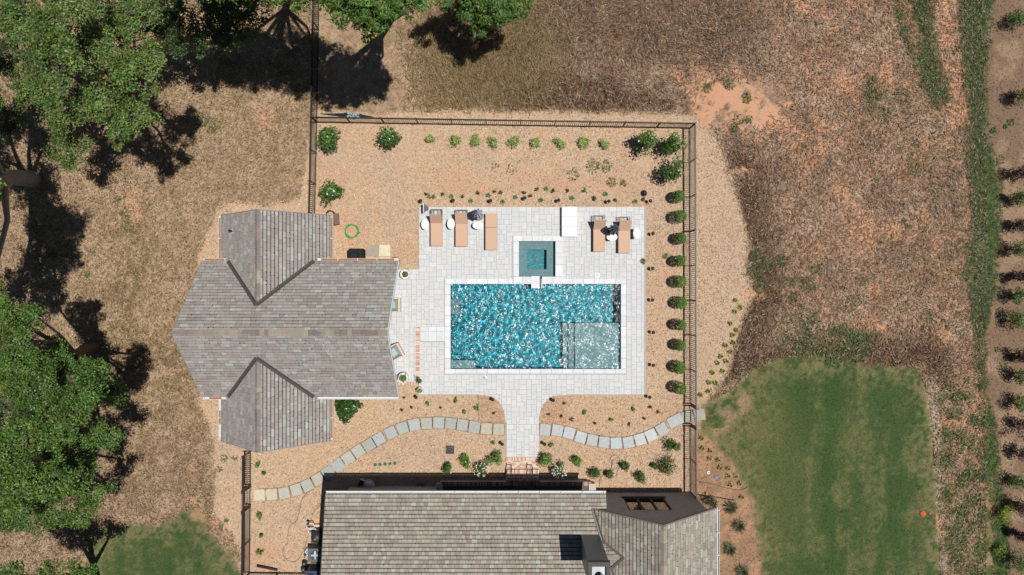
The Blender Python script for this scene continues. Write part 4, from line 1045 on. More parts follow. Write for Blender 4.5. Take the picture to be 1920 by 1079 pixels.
for xq in (X(959), X(997)):
    hr = MB()
    p0, p1 = np.array([xq, steps_y[0] + .25, .05]), np.array([xq, py_e - .2, PZ + .05])
    hr.tube([p0, p0 + [0, 0, .95]], .022, 6, IRON); hr.tube([p1, p1 + [0, 0, .95]], .022, 6, IRON)
    hr.tube([p0 + [0, .12, .88], p0 + [0, 0, .95], p1 + [0, 0, .95]], .026, 6, IRON); hr.tube([p0 + [0, 0, .15], p1 + [0, 0, .15]], .016, 6, IRON)
    for t in np.linspace(.12, .88, 6): hr.tube([p0 + (p1 - p0) * t + [0, 0, .15], p0 + (p1 - p0) * t + [0, 0, .95]], .009, 4, IRON)
    hr.build('handrail', M['metal'], stairs, world=True)

# ------------------------------------------------------------------ iron fences
FH = 1.32
def fence(name, label, pts, post_step=1.95, first_post=True, last_post=True, gate=None, color=A(38, 36, 37)):
    root = tag(empty(name, (X(pts[0][0]), Y(pts[0][1]), 0)), label, 'fence', 'black iron fence runs round the pool yard')
    pk = MB()
    for a, b in zip(pts[:-1], pts[1:]):
        p, q = np.array([X(a[0]), Y(a[1]), 0]), np.array([X(b[0]), Y(b[1]), 0])
        L_ = np.linalg.norm(q - p); d = (q - p) / L_; s = np.array([-d[1], d[0], 0]); z = np.array([0, 0, 1.0])
        n = max(1, round(L_ / post_step))
        for i in range(n + 1):
            if (i == 0 and not first_post) or (i == n and not last_post): continue
            c_ = p + d * L_ * i / n
            po = MB().obox(c_ + z * (FH + .03) / 2, d * .03, s * .03, z * (FH + .03) / 2, color).build('post', M['metal'], root, world=True)
            MB().obox(c_ + z * (FH + .045), d * .038, s * .038, z * .014, color).build('cap', M['metal'], po, world=True)
        for zz in (.12, FH - .17, FH - .015):
            MB().obox((p + q) / 2 + z * zz, d * L_ / 2, s * .022, z * .02, color).build('rail', M['metal'], root, world=True)
        m = int(L_ / .112)
        for i in range(m):
            pk.obox(p + d * (i + .5) * L_ / m + z * (FH / 2 + .03), d * .013, s * .013, z * (FH / 2 - .03), color)
    pk.build('pickets', M['metal'], root, world=True, kind='stuff')
    return root
fence('iron_fence', 'black iron fence along the top of the pool yard', [(595, 230), (1293, 241)])
fence('iron_fence', 'black iron fence from the top fence corner down to pool house', [(595, 230), (591, 404)], first_post=False)
fence('iron_fence', 'black iron fence running up from the yard corner under the trees', [(600, -60), (595, 230)], last_post=False)
fence('iron_fence', 'black iron fence along the conifer row, down to the gate', [(1293, 241), (1295, 757)], first_post=False)
fence('iron_fence', 'black iron fence from the gate down to the brick gable', [(1294.5, 798), (1295, 923)])
fence('iron_fence', 'black iron fence from pool house down to the lower gate', [(471, 846), (470.5, 909)])
fence('iron_fence', 'black iron fence below the lower gate to the bottom corner', [(470.2, 949), (469, 1073)])
fence('iron_fence', 'short black iron fence across the bottom beside the pool equipment', [(469, 1073), (576, 1074)], first_post=False)
def gate(label, a, b, color=A(36, 34, 35)):
    p, q = np.array([X(a[0]), Y(a[1]), 0]), np.array([X(b[0]), Y(b[1]), 0])
    root = tag(empty('iron_gate', tuple(p)), label, 'gate', 'iron garden gates')
    L_ = np.linalg.norm(q - p); d = (q - p) / L_; s = np.array([-d[1], d[0], 0]); z = np.array([0, 0, 1.0])
    for t in (.07, L_ - .07): MB().obox(p + d * t + z * .7, d * .035, s * .035, z * .70, color).build('stile', M['metal'], root, world=True)
    for zz in (.14, FH - .17, FH - .015): MB().obox((p + q) / 2 + z * zz, d * (L_ / 2 - .11), s * .016, z * .02, color).build('rail', M['metal'], root, world=True)
    m = int(L_ / .112); pk = MB()
    for i in range(1, m): pk.obox(p + d * i * L_ / m + z * (FH / 2 + .04), d * .0085, s * .0085, z * (FH / 2 - .05), color)
    pk.build('pickets', M['metal'], root, world=True, kind='stuff')
    MB().obox(p + d * (L_ - .12) + s * .05 + z * .95, d * .05, s * .03, z * .07, A(30, 30, 30)).build('latch', M['metal'], root, world=True)
gate('black iron gate over the stepping stones beside the green lawn', (1294.8, 758), (1294.6, 797))
gate('black iron gate at the lower end of the stepping stones by pool house', (470.5, 910), (470.2, 948))

# ------------------------------------------------------------------ foliage
def leaves_at(cent, crown_c, ln, wd, pal, up=0.55, out=0.5, jit=0.6, bright=(0.75, 1.2)):
    n = len(cent)
    o = unit(cent - crown_c)
    nn = unit(o * out + np.array([0, 0, 1.0]) * up + RNG.normal(0, jit, (n, 3)) * 0.6)
    r = unit(RNG.normal(0, 1, (n, 3)) + o * .5)
    d = unit(r - nn * (r * nn).sum(1, keepdims=True))
    v, f = leaf_quads(cent, d, nn, RNG.uniform(*ln, n), RNG.uniform(*wd, n), .45)
    pal = np.array(pal)
    c = pal[RNG.integers(0, len(pal), n)] * RNG.uniform(*bright, n)[:, None]
    return v, f, np.repeat(c, 4, 0)
def cloud(c, rad, n, shell=.35):
    d = unit(RNG.normal(0, 1, (n, 3)))
    return np.asarray(c) + d * (RNG.random(n)[:, None] ** shell) * np.asarray(rad)

def shrub(name, label, px, py, h, r_px, pal, n=260, ln=(.07, .12), wd=(.04, .065), group=None, flowers=None, cat='shrub', clumps=9, squash=1.0, mat='leaf', conical=False):
    c = P(px, py, h * .55)
    r = r_px / PPM * .97
    root = tag(empty(name, (c.x, c.y, 0)), label, cat, group)
    cen = np.array([0, 0, h * .55])
    if conical:
        t = RNG.random(n) ** .75; a = RNG.uniform(0, 6.28, n)
        rr = r * np.sqrt(np.clip(1 - (np.maximum(t - .3, 0) / .7) ** 2, 0, 1)) * RNG.random(n) ** .22
        pts = np.stack([rr * np.cos(a), rr * np.sin(a), h * (.08 + .92 * t)], 1)
    else:
        cl = cloud((0, 0, h * .55), (r * .66, r * .66 * squash, h * .34), clumps, .4)
        cl[:, :2] += RNG.normal(0, r * .08, (clumps, 2))
        k = RNG.integers(0, clumps, n)
        pts = cl[k] + unit(RNG.normal(0, 1, (n, 3))) * (RNG.random(n)[:, None] ** .45) * np.array([r * .46, r * .46, h * .28])
        pts[:, 2] = np.clip(pts[:, 2], .03, h)
    v, f, col_ = leaves_at(pts, cen, ln, wd, pal)
    mesh_obj('foliage', v, f, M[mat], col_, root)
    st = MB()
    for k in range(4):
        a = k * 1.6 + random.random()
        st.tube([(0, 0, -.05), (.3 * r * math.cos(a), .3 * r * math.sin(a), h * .35), (.6 * r * math.cos(a), .6 * r * math.sin(a), h * .65)], [.022, .016, .008], 5, A(110, 86, 66))
    st.build('stem', M['bark'], root)
    if flowers:
        fc, nf = flowers
        p2 = cloud((0, 0, h * .62), (r * .9, r * .9, h * .42), nf, .15); p2[:, 2] = np.abs(p2[:, 2] - h * .5) + h * .6
        v, f, col_ = leaves_at(np.repeat(p2, 3, 0) + RNG.normal(0, .012, (nf * 3, 3)), cen, (.05, .075), (.04, .06), [fc], 1.0, .3, .4, (.95, 1.0))
        mesh_obj('blossom', v, f, M['leaf'], col_, root)
    return root
DKG = [A(74, 108, 48), A(92, 128, 58), A(60, 92, 40), A(114, 146, 72), A(82, 116, 52)]
LTG = [A(174, 194, 116), A(156, 180, 100), A(192, 208, 132), A(136, 162, 86), A(204, 214, 150)]
MIDG = [A(104, 144, 60), A(84, 122, 50), A(128, 164, 74), A(144, 174, 84)]
OLV = [A(112, 130, 66), A(92, 114, 56), A(134, 148, 78), A(76, 98, 48)]
PUR = [A(84, 58, 64), A(66, 46, 54), A(104, 72, 72), A(74, 66, 56)]
# large glossy shrubs in the upper corners
G_ = 'large glossy shrubs in the yard corners'
shrub('magnolia_shrub', 'large dark glossy shrub in the yard corner nearest the tree shade', 613, 261, 1.5, 31, DKG, 900, (.12, .2), (.06, .09), G_, mat='glossy_leaf', clumps=14)
shrub('magnolia_shrub', 'large dark glossy shrub with one white bloom under the top fence', 725, 257, 1.7, 27, DKG, 800, (.12, .2), (.06, .09), G_, (A(250, 244, 236), 1), mat='glossy_leaf', clumps=13)
shrub('magnolia_shrub', 'large dark glossy shrub just above the pool house roof', 619, 359, 1.5, 28, DKG, 850, (.12, .2), (.06, .09), G_, mat='glossy_leaf', clumps=14)
shrub('magnolia_shrub', 'tall glossy shrub, leftmost of three in the far fence corner', 1211, 266, 2.3, 26, DKG, 650, (.12, .2), (.06, .09), G_, (A(250, 244, 236), 1), mat='glossy_leaf', clumps=12, squash=1.25)
shrub('magnolia_shrub', 'tall glossy shrub right in the far fence corner', 1263, 269, 2.3, 27, DKG, 700, (.12, .2), (.06, .09), G_, mat='glossy_leaf', clumps=12)
shrub('magnolia_shrub', 'tall glossy shrub, lowest of three in the far fence corner', 1261, 318, 2.3, 24, DKG, 650, (.12, .2), (.06, .09), G_, mat='glossy_leaf', clumps=12, squash=1.2)
# pale row below the top fence
for i, (px, py, r) in enumerate([(806, 260, 9), (854, 263, 13.5), (893, 265, 13), (927, 266, 13), (963, 265, 14), (1005, 268, 12), (1051, 268, 14), (1095, 266, 14), (1134, 270, 12)]):
    shrub('pale_shrub', 'small pale green shrub, %s from the left in the top row' % ORD[i], px, py, .5, r * 1.08, LTG, 330, (.07, .12), (.05, .07), 'pale shrubs in a row below the top fence', clumps=10)
# conifers along the fence
for i, (px, py) in enumerate([(1272, 368), (1274, 406), (1275, 447), (1273.5, 489.5), (1274, 528.5), (1275, 568), (1274.5, 609.6), (1274, 648), (1273, 689.7), (1274, 728.8)]):
    shrub('round_conifer', 'small dense green conifer, %s from the top beside the fence' % ORD[i], px + 1, py, 1.45 + .12 * math.sin(i * 2.3), 12 + 1.0 * math.sin(i * 1.7), [A(80, 122, 42), A(98, 142, 50), A(60, 98, 34), A(120, 160, 64)], 1000, (.05, .085), (.03, .045), 'conifers along the fence', conical=True, cat='conifer')
# agaves and small dark plants above the patio
def rosette(name, label, px, py, r_px, pal, n=14, h=.22, group=None, cat='agave', upr=.5):
    root = tag(empty(name, (X(px), Y(py), 0)), label, cat, group)
    r = r_px / PPM
    m = MB()
    for k in range(n):
        a = k * 2.4 + random.uniform(-.2, .2); t = .55 + .45 * (k / n); el = random.uniform(.2, .9) * upr
        d = np.array([math.cos(a), math.sin(a), 0]); s = np.array([-d[1], d[0], 0]) * r * .16
        p1, p2 = d * r * t * .5 + [0, 0, h * (.5 + el)], d * r * t * 1.1 + [0, 0, h * (.35 + el * .8)]
        cc = random.choice(pal) * random.uniform(.85, 1.15)
        m.add([(0, 0, .0), p1 - s, p1 + s, p2, p1 - [0, 0, .02]], [(0, 1, 4), (0, 4, 2), (1, 3, 4), (4, 3, 2)], cc)
    m.build('leaves', M['leaf'], root)
    MB().lathe([(r * .14, -.03), (r * .16, h * .4), (r * .05, h * .5)], 8, color=pal[0] * .8).build('core', M['leaf'], root)
    return root
AG = [A(120, 164, 116), A(142, 182, 128), A(98, 142, 98), A(170, 192, 120)]
z8 = lambda x, y: (780 + x / 5.333, 220 + y / 5.333)
z3 = lambda x, y: (1040 + x / 8.99, 370 + y / 8.99)
ag = [z8(*q) for q in [(178, 800), (355, 795), (550, 838), (727, 782), (868, 848), (995, 803), (1250, 832), (1303, 718), (1560, 810), (1895, 770)]] + [z3(1355, 75)]
for i, (px, py) in enumerate(sorted(ag)):
    rosette('agave', 'small pale green agave rosette, %s from the left above patio' % ORD[i], px, py, 6.2, AG, group='agaves in the bed above the patio')
dk = [z8(*q) for q in [(104, 770), (262, 772), (470, 795), (622, 755), (783, 745), (848, 750), (1075, 750), (1145, 785), (1210, 725), (1370, 740), (1515, 735), (1690, 730), (1788, 808)]] + [z3(680, 30), z3(1025, 45), z3(1500, 30)]
for i, (px, py) in enumerate(sorted(dk)):
    shrub('seedling_shrub', 'tiny dark green plant, %s from the left above patio' % ORD[i], px, py, .3, 5.2, OLV[:2] + [A(70, 84, 48), A(88, 80, 60)], 46, (.06, .11), (.03, .05), 'tiny dark plants in the bed above the patio', clumps=4, cat='plant')
# beds between patio and house
b2 = lambda x, y: (740 + x / 4.903, 720 + y / 4.903)
b3 = lambda x, y: (1000 + x / 5.394, 740 + y / 5.394)
WF = A(250, 250, 246)
for (q, h, r, pal, n, lb, fl) in [
    (b2(490, 785), .7, 11, DKG, 300, 'dark green round shrub, leftmost in the bed by the house', (WF, 2)),
    (b2(640, 730), .8, 14, MIDG, 380, 'bright green shrub with a few white blooms near drain grate', (WF, 5)),
    (b2(800, 790), .8, 14.5, OLV, 380, 'shrub full of white blossom left of the brick steps', (WF, 60)),
    (b2(925, 700), .9, 14.5, MIDG, 420, 'bright green shrub left of the walk, beside the brick landing', None),
    (b3(130, 655), .9, 15, MIDG, 420, 'bright green shrub right of the walk, beside the brick landing', None),
    (b3(262, 775), .8, 14, OLV, 380, 'shrub full of white blossom right of the brick steps', (WF, 60)),
    (b3(447, 670), .7, 12, MIDG, 300, 'loose bright green shrub between walk and right stepping stones', None),
    (b3(625, 790), .7, 12.5, DKG, 320, 'two-lobed dark green shrub right of the porch shadow', None),
    (b3(770, 812), .6, 9.5, DKG, 260, 'small round green shrub beside the looped grey hose', None),
    (b3(925, 735), .6, 9, DKG, 240, 'small green shrub above the looped grey hose end', None),
    (b3(1075, 838), .7, 11.5, DKG, 320, 'round dark green shrub above the brick gable shadow', None),
    (b3(1218, 718), .5, 6.5, DKG, 160, 'smallest round shrub next to the large reddish bush', None),
    (b3(1418, 525), .9, 15, DKG, 380, 'dark wispy shrub beside the fence below the path gate', None),
    (b3(1370, 725), 1.1, 19, OLV + PUR[:1], 460, 'large yellow-green and purple bush beside the lower fence', None),
    ((1334, 941), .9, 13, OLV + PUR, 300, 'purple and green shrub at the brick gable corner outside fence', None)]:
    shrub('garden_shrub', lb, q[0], q[1], h * 1.1, r * 1.2, pal, int(n * 1.5), (.08, .13), (.035, .06), 'shrubs in the bed by the house', fl)
for i, q in enumerate([b3(308, 92), b3(160, 200), b3(287, 218), b3(388, 255), b3(625, 290), b3(970, 305), b3(1188, 125), b3(1265, 175), b3(1125, 243)]):
    shrub('purple_plant', 'tiny purple-leaved plant, %s from the left, right of the walk' % ORD[[2, 0, 1, 3, 4, 5, 7, 8, 6][i]], q[0], q[1], .25, 4.6, PUR, 34, (.06, .11), (.025, .04), 'tiny purple plants right of the walk', clumps=4, cat='plant')
for i, q in enumerate([b2(65, 240), b2(88, 130), b2(155, 215), b2(420, 222), b2(912, 268)]):
    shrub('purple_plant', 'tiny purple-leaved plant, %s from the left, left of the walk' % ORD[i], q[0], q[1], .25, 4.6, PUR, 34, (.06, .11), (.025, .04), 'tiny purple plants left of the walk', clumps=4, cat='plant')
for i, q in enumerate([b2(300, 180), b2(560, 155), b2(640, 258), b2(760, 218), b2(902, 545)]):
    shrub('green_seedling', 'small leafy green plant, %s from the left, left of the walk' % ORD[i], q[0], q[1], .3, 6.5, MIDG, 60, (.08, .14), (.035, .055), 'small green plants left of the walk', clumps=4, cat='plant')
for i, q in enumerate([b3(175, 510), b3(525, 183), b3(787, 255), b3(1012, 150)]):
    shrub('green_seedling', 'small leafy green plant, %s from the left, right of the walk' % ORD[i], q[0], q[1], .3, 6.5, MIDG, 60, (.08, .14), (.035, .055), 'small green plants right of the walk', clumps=4, cat='plant')
shrub('broadleaf_bush', 'big dark broad-leaved bush tucked beside the pool house wing', 650, 770, 1.3, 27, [A(50, 84, 36), A(62, 98, 42), A(78, 114, 52)], 700, (.16, .24), (.12, .17), None, clumps=18, squash=1.05, mat='glossy_leaf')
for i, (px, py, w) in enumerate([(484, 872, 8), (494, 888, 5), (487, 968, 10), (490, 1005, 5), (487, 1036, 9)]):
    shrub('young_shrub', 'sprawling young green plant, %s from the top beside the lower gate fence' % ORD[i], px, py, .5, w, MIDG, 70, (.08, .15), (.04, .06), 'young plants inside the lower fence', clumps=5, cat='plant')
for i in range(5):
    px, py = 440 + (1098 + i * 38.5) / 4.166, 820 + (215 - i * 3) / 4.166
    t = tag(empty('valve_lid', (X(px), Y(py), 0)), 'small round green lid in the mulch, %s of five in a row' % ORD[i], 'lid', 'green lids in the mulch')
    MB().lathe([(.09, -.02), (.09, .045), (.075, .06)], 14, color=A(40, 112, 84)).build('cover', M['plastic'], t)
    MB().box(-.03, .03, -.008, .008, .061, .07, A(30, 80, 60)).build('lift_slot', M['plastic'], t)
# grasses outside the fence
YG = [A(196, 190, 110), A(178, 176, 96), A(210, 200, 130), A(150, 156, 84)]
def grass_tuft(name, label, px, py, r_px, pal, n, h, group, w=.02):
    root = tag(empty(name, (X(px), Y(py), 0)), label, 'grass tuft', group)
    r = r_px / PPM; m = MB()
    for k in range(n):
        a = random.uniform(0, 6.283); t = random.uniform(.5, 1.1); e = random.uniform(.3, 1.0)
        d = np.array([math.cos(a), math.sin(a), 0]); s = np.array([-d[1], d[0], 0]) * w
        p1, p2 = d * r * t * .5 + [0, 0, h * e], d * r * t + [0, 0, h * e * .75]
        m.add([-s * .6 + d * .02, s * .6 + d * .02, p1 + s, p1 - s, p2], [(0, 1, 2, 3), (3, 2, 4)], random.choice(pal) * random.uniform(.8, 1.15))
    m.build('blades', M['grass'], root)
    MB().lathe([(.05, -.02), (.045, .05), (.01, .07)], 7, color=pal[-1] * .7).build('crown', M['grass'], root)
z6 = lambda x, y: (1180 + x / 2.996, 400 + y / 2.996)
yg = [z6(*q) for q in [(598, 490), (620, 530), (590, 553), (567, 618), (600, 655), (580, 685), (582, 728), (538, 742), (565, 780), (513, 803), (543, 830), (495, 840), (522, 885), (465, 895), (447, 950), (483, 952), (440, 1000), (397, 1020)]]
for i, q in enumerate(sorted(yg, key=lambda t: t[1])):
    grass_tuft('yellow_grass_tuft', 'yellow-green grass tuft, %s from the top along the mulch edge' % ORD[i], q[0], q[1], 6.5, YG, 34, .25, 'yellow grass tufts at the mulch edge')
z7 = lambda x, y: (1260 + x / 4.905, 740 + y / 4.905)
yg = [z7(*q) for q in [(268, 400), (278, 490), (348, 515), (345, 585), (425, 600), (440, 670), (515, 680), (512, 745), (585, 745), (535, 830), (620, 815), (640, 940)]]
for i, q in enumerate(sorted(yg, key=lambda t: t[1])):
    grass_tuft('yellow_grass_tuft', 'yellow-green grass tuft, %s from the top in the lawn-side bed' % ORD[i], q[0], q[1], 6.5, YG, 34, .25, 'yellow grass tufts in the lawn-side bed')
SG = [A(132, 136, 104), A(108, 114, 84), A(154, 152, 122), A(90, 98, 72)]
for i, (px, py) in enumerate([(1370, 950), (1384, 984), (1368, 1029), (1391, 1070)]):
    grass_tuft('spiky_grass', 'grey-green spiky grass clump, %s from the top beside the gutter' % ORD[i], px, py, 17, SG, 150, .55, 'spiky grass clumps beside the brick gable', .011)
# far right planting bed
for i, (px, py, r, kind) in enumerate([(1918, 30, 20, 0), (1920, 175, 20, 0), (1922, 323, 20, 1), (1920, 372, 16, 0), (1917, 423, 16, 1), (1915, 466, 18, 0), (1920, 520, 14, 1), (1917, 556, 14, 0), (1913, 604, 20, 0),
                                       (1920, 667, 15, 1), (1920, 706, 15, 0), (1919, 757, 18, 0), (1922, 803, 18, 1), (1922, 853, 18, 1), (1917, 907, 20, 0), (1923, 950, 17, 1), (1924, 1008, 14, 1), (1916, 1056, 20, 0)]):
    shrub('bed_shrub', 'dark %s shrub, %s from the top in the far right bed' % (('green', 'purple')[kind], ORD[i]), px - 2, py, 1.6, r * 1.25, (DKG, PUR)[kind], 700, (.08, .13), (.04, .06), 'shrubs in the far right bed', clumps=9)
shrub('lime_shrub', 'large lime-yellow bush at the edge of the far right bed', 1884, 962, .9, 24, [A(150, 170, 56), A(128, 150, 48), A(170, 186, 76)], 700, (.08, .13), (.03, .05), None, clumps=12, squash=1.5)
shrub('lime_shrub', 'loose lime weed clump at the bottom edge of far right bed', 1876, 1032, .6, 16, [A(140, 156, 62), A(116, 138, 54)], 260, (.1, .16), (.03, .05), None, clumps=9, squash=1.4)

# ------------------------------------------------------------------ trees
def tree(name, label, base, lobes, pal, leaf=(.08, .14), lw=(.05, .085), trunk_r=.26, dens=1.0, barkc=A(120, 108, 96), clump_leaves=72):
    bx, by = X(base[0]), Y(base[1])
    root = tag(empty(name, (bx, by, 0)), label, 'tree', 'trees round the yard')
    cs, tw = [], MB()
    lob = []
    for i_, (px, py, h, r_px) in enumerate(lobes):
        if len(lobes) >= 8 and h < 12: h += (1.3, -2.4, .5, -1.4)[i_ % 4]     # tiers: higher limbs shade the lower ones
        c = P(px, py, h); lob.append((np.array([c.x - bx, c.y - by, h]), .86 * r_px / PPM * (1 - h / CAM_H)))
    cen = np.mean([l[0] for l in lob], 0)
    fork = np.array([cen[0] * .35, cen[1] * .35, max(1.8, cen[2] * .42)])
    trunk = MB().tube([(0, 0, -.15), (0, 0, .15), fork * [.3, .3, .5], fork, fork * .45 + cen * .55], [trunk_r * 1.5, trunk_r * 1.1, trunk_r, trunk_r * .8, trunk_r * .45], 10, barkc)
    trunk.build('trunk', M['bark'], root, smooth=True)
    V_, F_, C_, off = [], [], [], 0
    for (c, r) in lob:
        mid = fork * .5 + c * .5 + RNG.normal(0, .25, 3); mid[2] = min(mid[2], c[2] - .3 * r)
        tw.tube([fork, mid, c - [0, 0, r * .25]], [trunk_r * .5, trunk_r * .3, trunk_r * .15], 6, barkc)
        k = int(30 * r * r * dens) + 6
        d = unit(RNG.normal(0, 1, (k, 3))); d[:, 2] = np.where(d[:, 2] < -.35, -d[:, 2], d[:, 2])
        cl = c + d * (RNG.uniform(.45, 1.08, k)[:, None]) * np.array([r, r, r * .62])
        for q in cl[::4]: tw.tube([c - [0, 0, r * .25], (c + q) / 2 + RNG.normal(0, .1, 3), q], [trunk_r * .12, trunk_r * .08, .012], 4, barkc * 1.15)
        m = clump_leaves
        rad = RNG.uniform(.22, .46, k)
        pts = np.repeat(cl, m, 0) + unit(RNG.normal(0, 1, (k * m, 3))) * (RNG.random(k * m)[:, None] ** .5) * np.repeat(rad, m)[:, None] * np.array([1, 1, .55])
        v, f, cc = leaves_at(pts, c - [0, 0, r * .3], leaf, lw, pal, .6, .5, .6)
        cc = cc * np.repeat(np.repeat(RNG.uniform(.7, 1.25, k), m), 4)[:, None] * np.repeat(np.repeat(np.stack([RNG.uniform(.9, 1.25, k), np.ones(k), RNG.uniform(.85, 1.1, k)], 1), m, 0), 4, 0)
        V_.append(v); F_.append(f + off); C_.append(cc); off += len(v)
    tw.build('branches', M['bark'], root, smooth=True)
    mesh_obj('crown', np.concatenate(V_), np.concatenate(F_), M['leaf'], np.concatenate(C_), root)
    return root
TG = [A(116, 146, 70), A(94, 122, 60), A(130, 156, 88), A(78, 106, 52)]
TG2 = [A(98, 134, 58), A(82, 116, 48), A(120, 156, 72), A(68, 100, 42)]
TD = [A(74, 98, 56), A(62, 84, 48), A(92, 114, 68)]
tree('sweetgum_tree', 'big bright green tree filling the top corner left of the yard', (290, 215),
     [(110, 40, 10.5, 64), (245, 28, 10, 58), (30, 40, 9.5, 50), (65, 165, 9, 46), (110, 120, 11, 70), (185, 95, 11.5, 60), (255, 140, 10, 62), (120, 210, 9, 50), (240, 228, 8.5, 58), (130, 280, 8, 44), (180, 190, 10, 50), (150, 10, 11, 60), (285, 105, 9.5, 34)], TG)
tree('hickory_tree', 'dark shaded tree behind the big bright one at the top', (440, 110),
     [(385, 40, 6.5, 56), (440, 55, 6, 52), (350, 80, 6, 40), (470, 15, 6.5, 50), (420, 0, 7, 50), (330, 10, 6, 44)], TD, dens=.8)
tree('gap_darkening_tree', 'low dark tree added to darken the gaps under the big bright crown', (150, 150),  # added tree: its dark leaves deepen the shade between the bright lobes
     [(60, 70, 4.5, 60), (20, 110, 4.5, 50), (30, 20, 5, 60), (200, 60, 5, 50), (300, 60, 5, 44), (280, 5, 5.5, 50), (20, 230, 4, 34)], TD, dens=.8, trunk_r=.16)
tree('tall_oak_tree', 'tall tree whose crown hangs over the frame top and shades the fence', (560, -40),
     [(480, -60, 12.5, 74), (560, -60, 13, 80), (625, -70, 12, 70), (420, -75, 13, 80), (520, -120, 13.5, 90), (590, -30, 10.5, 34), (380, -50, 12, 60), (450, -25, 9, 44), (320, -60, 12, 60), (520, -36, 12, 50), (560, -20, 13, 30)], TG2, dens=1.4)
tree('ash_tree', 'bright green tree hanging into the top edge beside the fence', (755, 20),
     [(700, 10, 12, 56), (690, 40, 11.5, 32), (745, -6, 12.5, 50), (655, 0, 13, 50), (690, -50, 12.5, 60), (760, -50, 12, 50), (640, -30, 13.5, 56), (780, -20, 13, 44)], TG2, (.16, .26), (.05, .08), dens=.9)
tree('ash_tree', 'loose-crowned tree at the top edge, right of the brighter one', (925, 40),
     [(880, 15, 5, 36), (930, 18, 5.5, 42), (905, 50, 4.6, 26), (970, 5, 5, 36), (900, -35, 6, 50), (840, -15, 5.5, 40)], TG2, (.14, .24), (.045, .07), dens=.8)
tree('maple_tree', 'dense green tree on the left edge above the lower corner', (180, 650),
     [(40, 640, 8.5, 48), (110, 680, 9, 56), (175, 700, 8, 40), (70, 730, 10, 64), (150, 760, 9, 54), (205, 740, 7.5, 28), (20, 600, 9, 40), (-30, 565, 9.5, 54), (60, 590, 8, 26), (20, 700, 9, 50), (110, 800, 9.5, 50), (190, 815, 7.5, 36)], TG2, (.09, .16), (.045, .075))
tree('gap_darkening_tree', 'low dark tree added to hide sunlit ground under the left edge crowns', (70, 790),  # added tree: covers sunlit ground showing through the maple crowns
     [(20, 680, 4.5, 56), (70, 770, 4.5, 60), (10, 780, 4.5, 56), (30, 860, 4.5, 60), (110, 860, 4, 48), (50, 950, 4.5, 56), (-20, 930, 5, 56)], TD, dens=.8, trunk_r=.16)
tree('maple_tree', 'green tree reaching from the left edge into the lower corner', (150, 860),
     [(40, 820, 8.5, 56), (150, 850, 8, 48), (100, 900, 8.5, 54), (170, 920, 7.5, 40), (40, 910, 8.5, 56), (90, 960, 8, 44), (20, 970, 8, 44), (150, 970, 7, 28), (-20, 860, 9, 50)], TG2, (.09, .16), (.045, .075), dens=.9)
tree('maple_tree', 'low dark tree crown at the bottom edge near the corner lawn', (190, 1095),
     [(150, 1066, 6, 26), (100, 1085, 6.5, 34), (20, 1082, 7, 40), (60, 1105, 7, 44)], TG2, dens=.8)
tree('leaning_tree', 'tree whose thick grey trunk leans off the left edge', (62, 337),
     [(-80, 400, 10, 76), (-70, 300, 11, 72), (-95, 480, 10, 74), (-45, 300, 9.5, 34), (-40, 440, 9, 44), (-70, 540, 9, 50), (-20, 535, 8, 24), (-125, 166, 9, 70), (-110, 90, 9, 66), (-130, 250, 9, 60), (-110, 360, 12, 70), (-30, 200, 9, 44), (-40, 370, 12, 50), (-60, 460, 12, 50)], TG2, dens=1.3, trunk_r=.42, barkc=A(166, 162, 150))

# ------------------------------------------------------------------ patio furniture
SL, FRC = A(220, 184, 158), A(96, 74, 62)
def lounger(label, px0, px1, py0, py1, back):
    cx_, w_, l_ = (px0 + px1) / 2, (px1 - px0) / PPM, (py1 - py0) / PPM
    root = tag(empty('sun_lounger', (X(cx_) * .992, Y((py0 + py1) / 2) * .992, .03)), label, 'sun lounger', 'tan sun loungers on the patio')
    w, l, h = w_ / 2, l_ / 2, .33
    fr = MB()
    for sx in (-1, 1): fr.box(sx * (w - .02) - .02, sx * (w - .02) + .02, -l, l, h - .06, h - .005, FRC)
    for yy_ in (-l + .02, l - .02, -l + .75): fr.box(-w + .04, w - .04, yy_ - .02, yy_ + .02, h - .055, h - .01, FRC)
    for xx_ in (-.12, .12): fr.box(xx_ - .012, xx_ + .012, l - .62, l - .04, h - .05, h - .02, FRC)
    fr.build('frame', M['metal'], root)
    for sx in (-1, 1):
        for yy_ in (-l + .12, l - .12): MB().box(sx * (w - .03) - .02, sx * (w - .03) + .02, yy_ - .02, yy_ + .02, 0, h - .06, FRC).build('leg', M['metal'], root)
    bl_ = .78
    MB().box(-w + .01, w - .01, -l + .005, l - bl_ - .01, h - .004, h + .03, SL, .012).build('seat', M['fabric'], root)
    a = back; p0 = np.array([0, l - bl_, h + .012]); d = np.array([0, math.cos(a), math.sin(a)]); n = np.array([0, -math.sin(a), math.cos(a)])
    MB().obox(p0 + d * bl_ / 2, (w - .012, 0, 0), d * (bl_ / 2 - .005), n * .015, SL).build('backrest', M['fabric'], root)
    if a > .1: MB().tube([(-.2, l - bl_ + .45 * math.cos(a), h + .45 * math.sin(a)), (-.2, l - .1, h - .03)], .012, 5, FRC).tube([(.2, l - bl_ + .45 * math.cos(a), h + .45 * math.sin(a)), (.2, l - .1, h - .03)], .012, 5, FRC).build('back_prop', M['metal'], root)
lounger('tan sun lounger with raised back, nearest the pool house', 807.3, 829.5, 393, 461.5, 1.0)
lounger('tan sun lounger with raised back, left of the grey folded parasol', 854, 876.8, 394, 462.5, .8)
lounger('tan sun lounger lying completely flat', 910, 932.5, 401, 469, 0.0)
lounger('tan sun lounger with raised back, left of the dark folded parasol', 1112, 1134.5, 404.5, 472, .95)
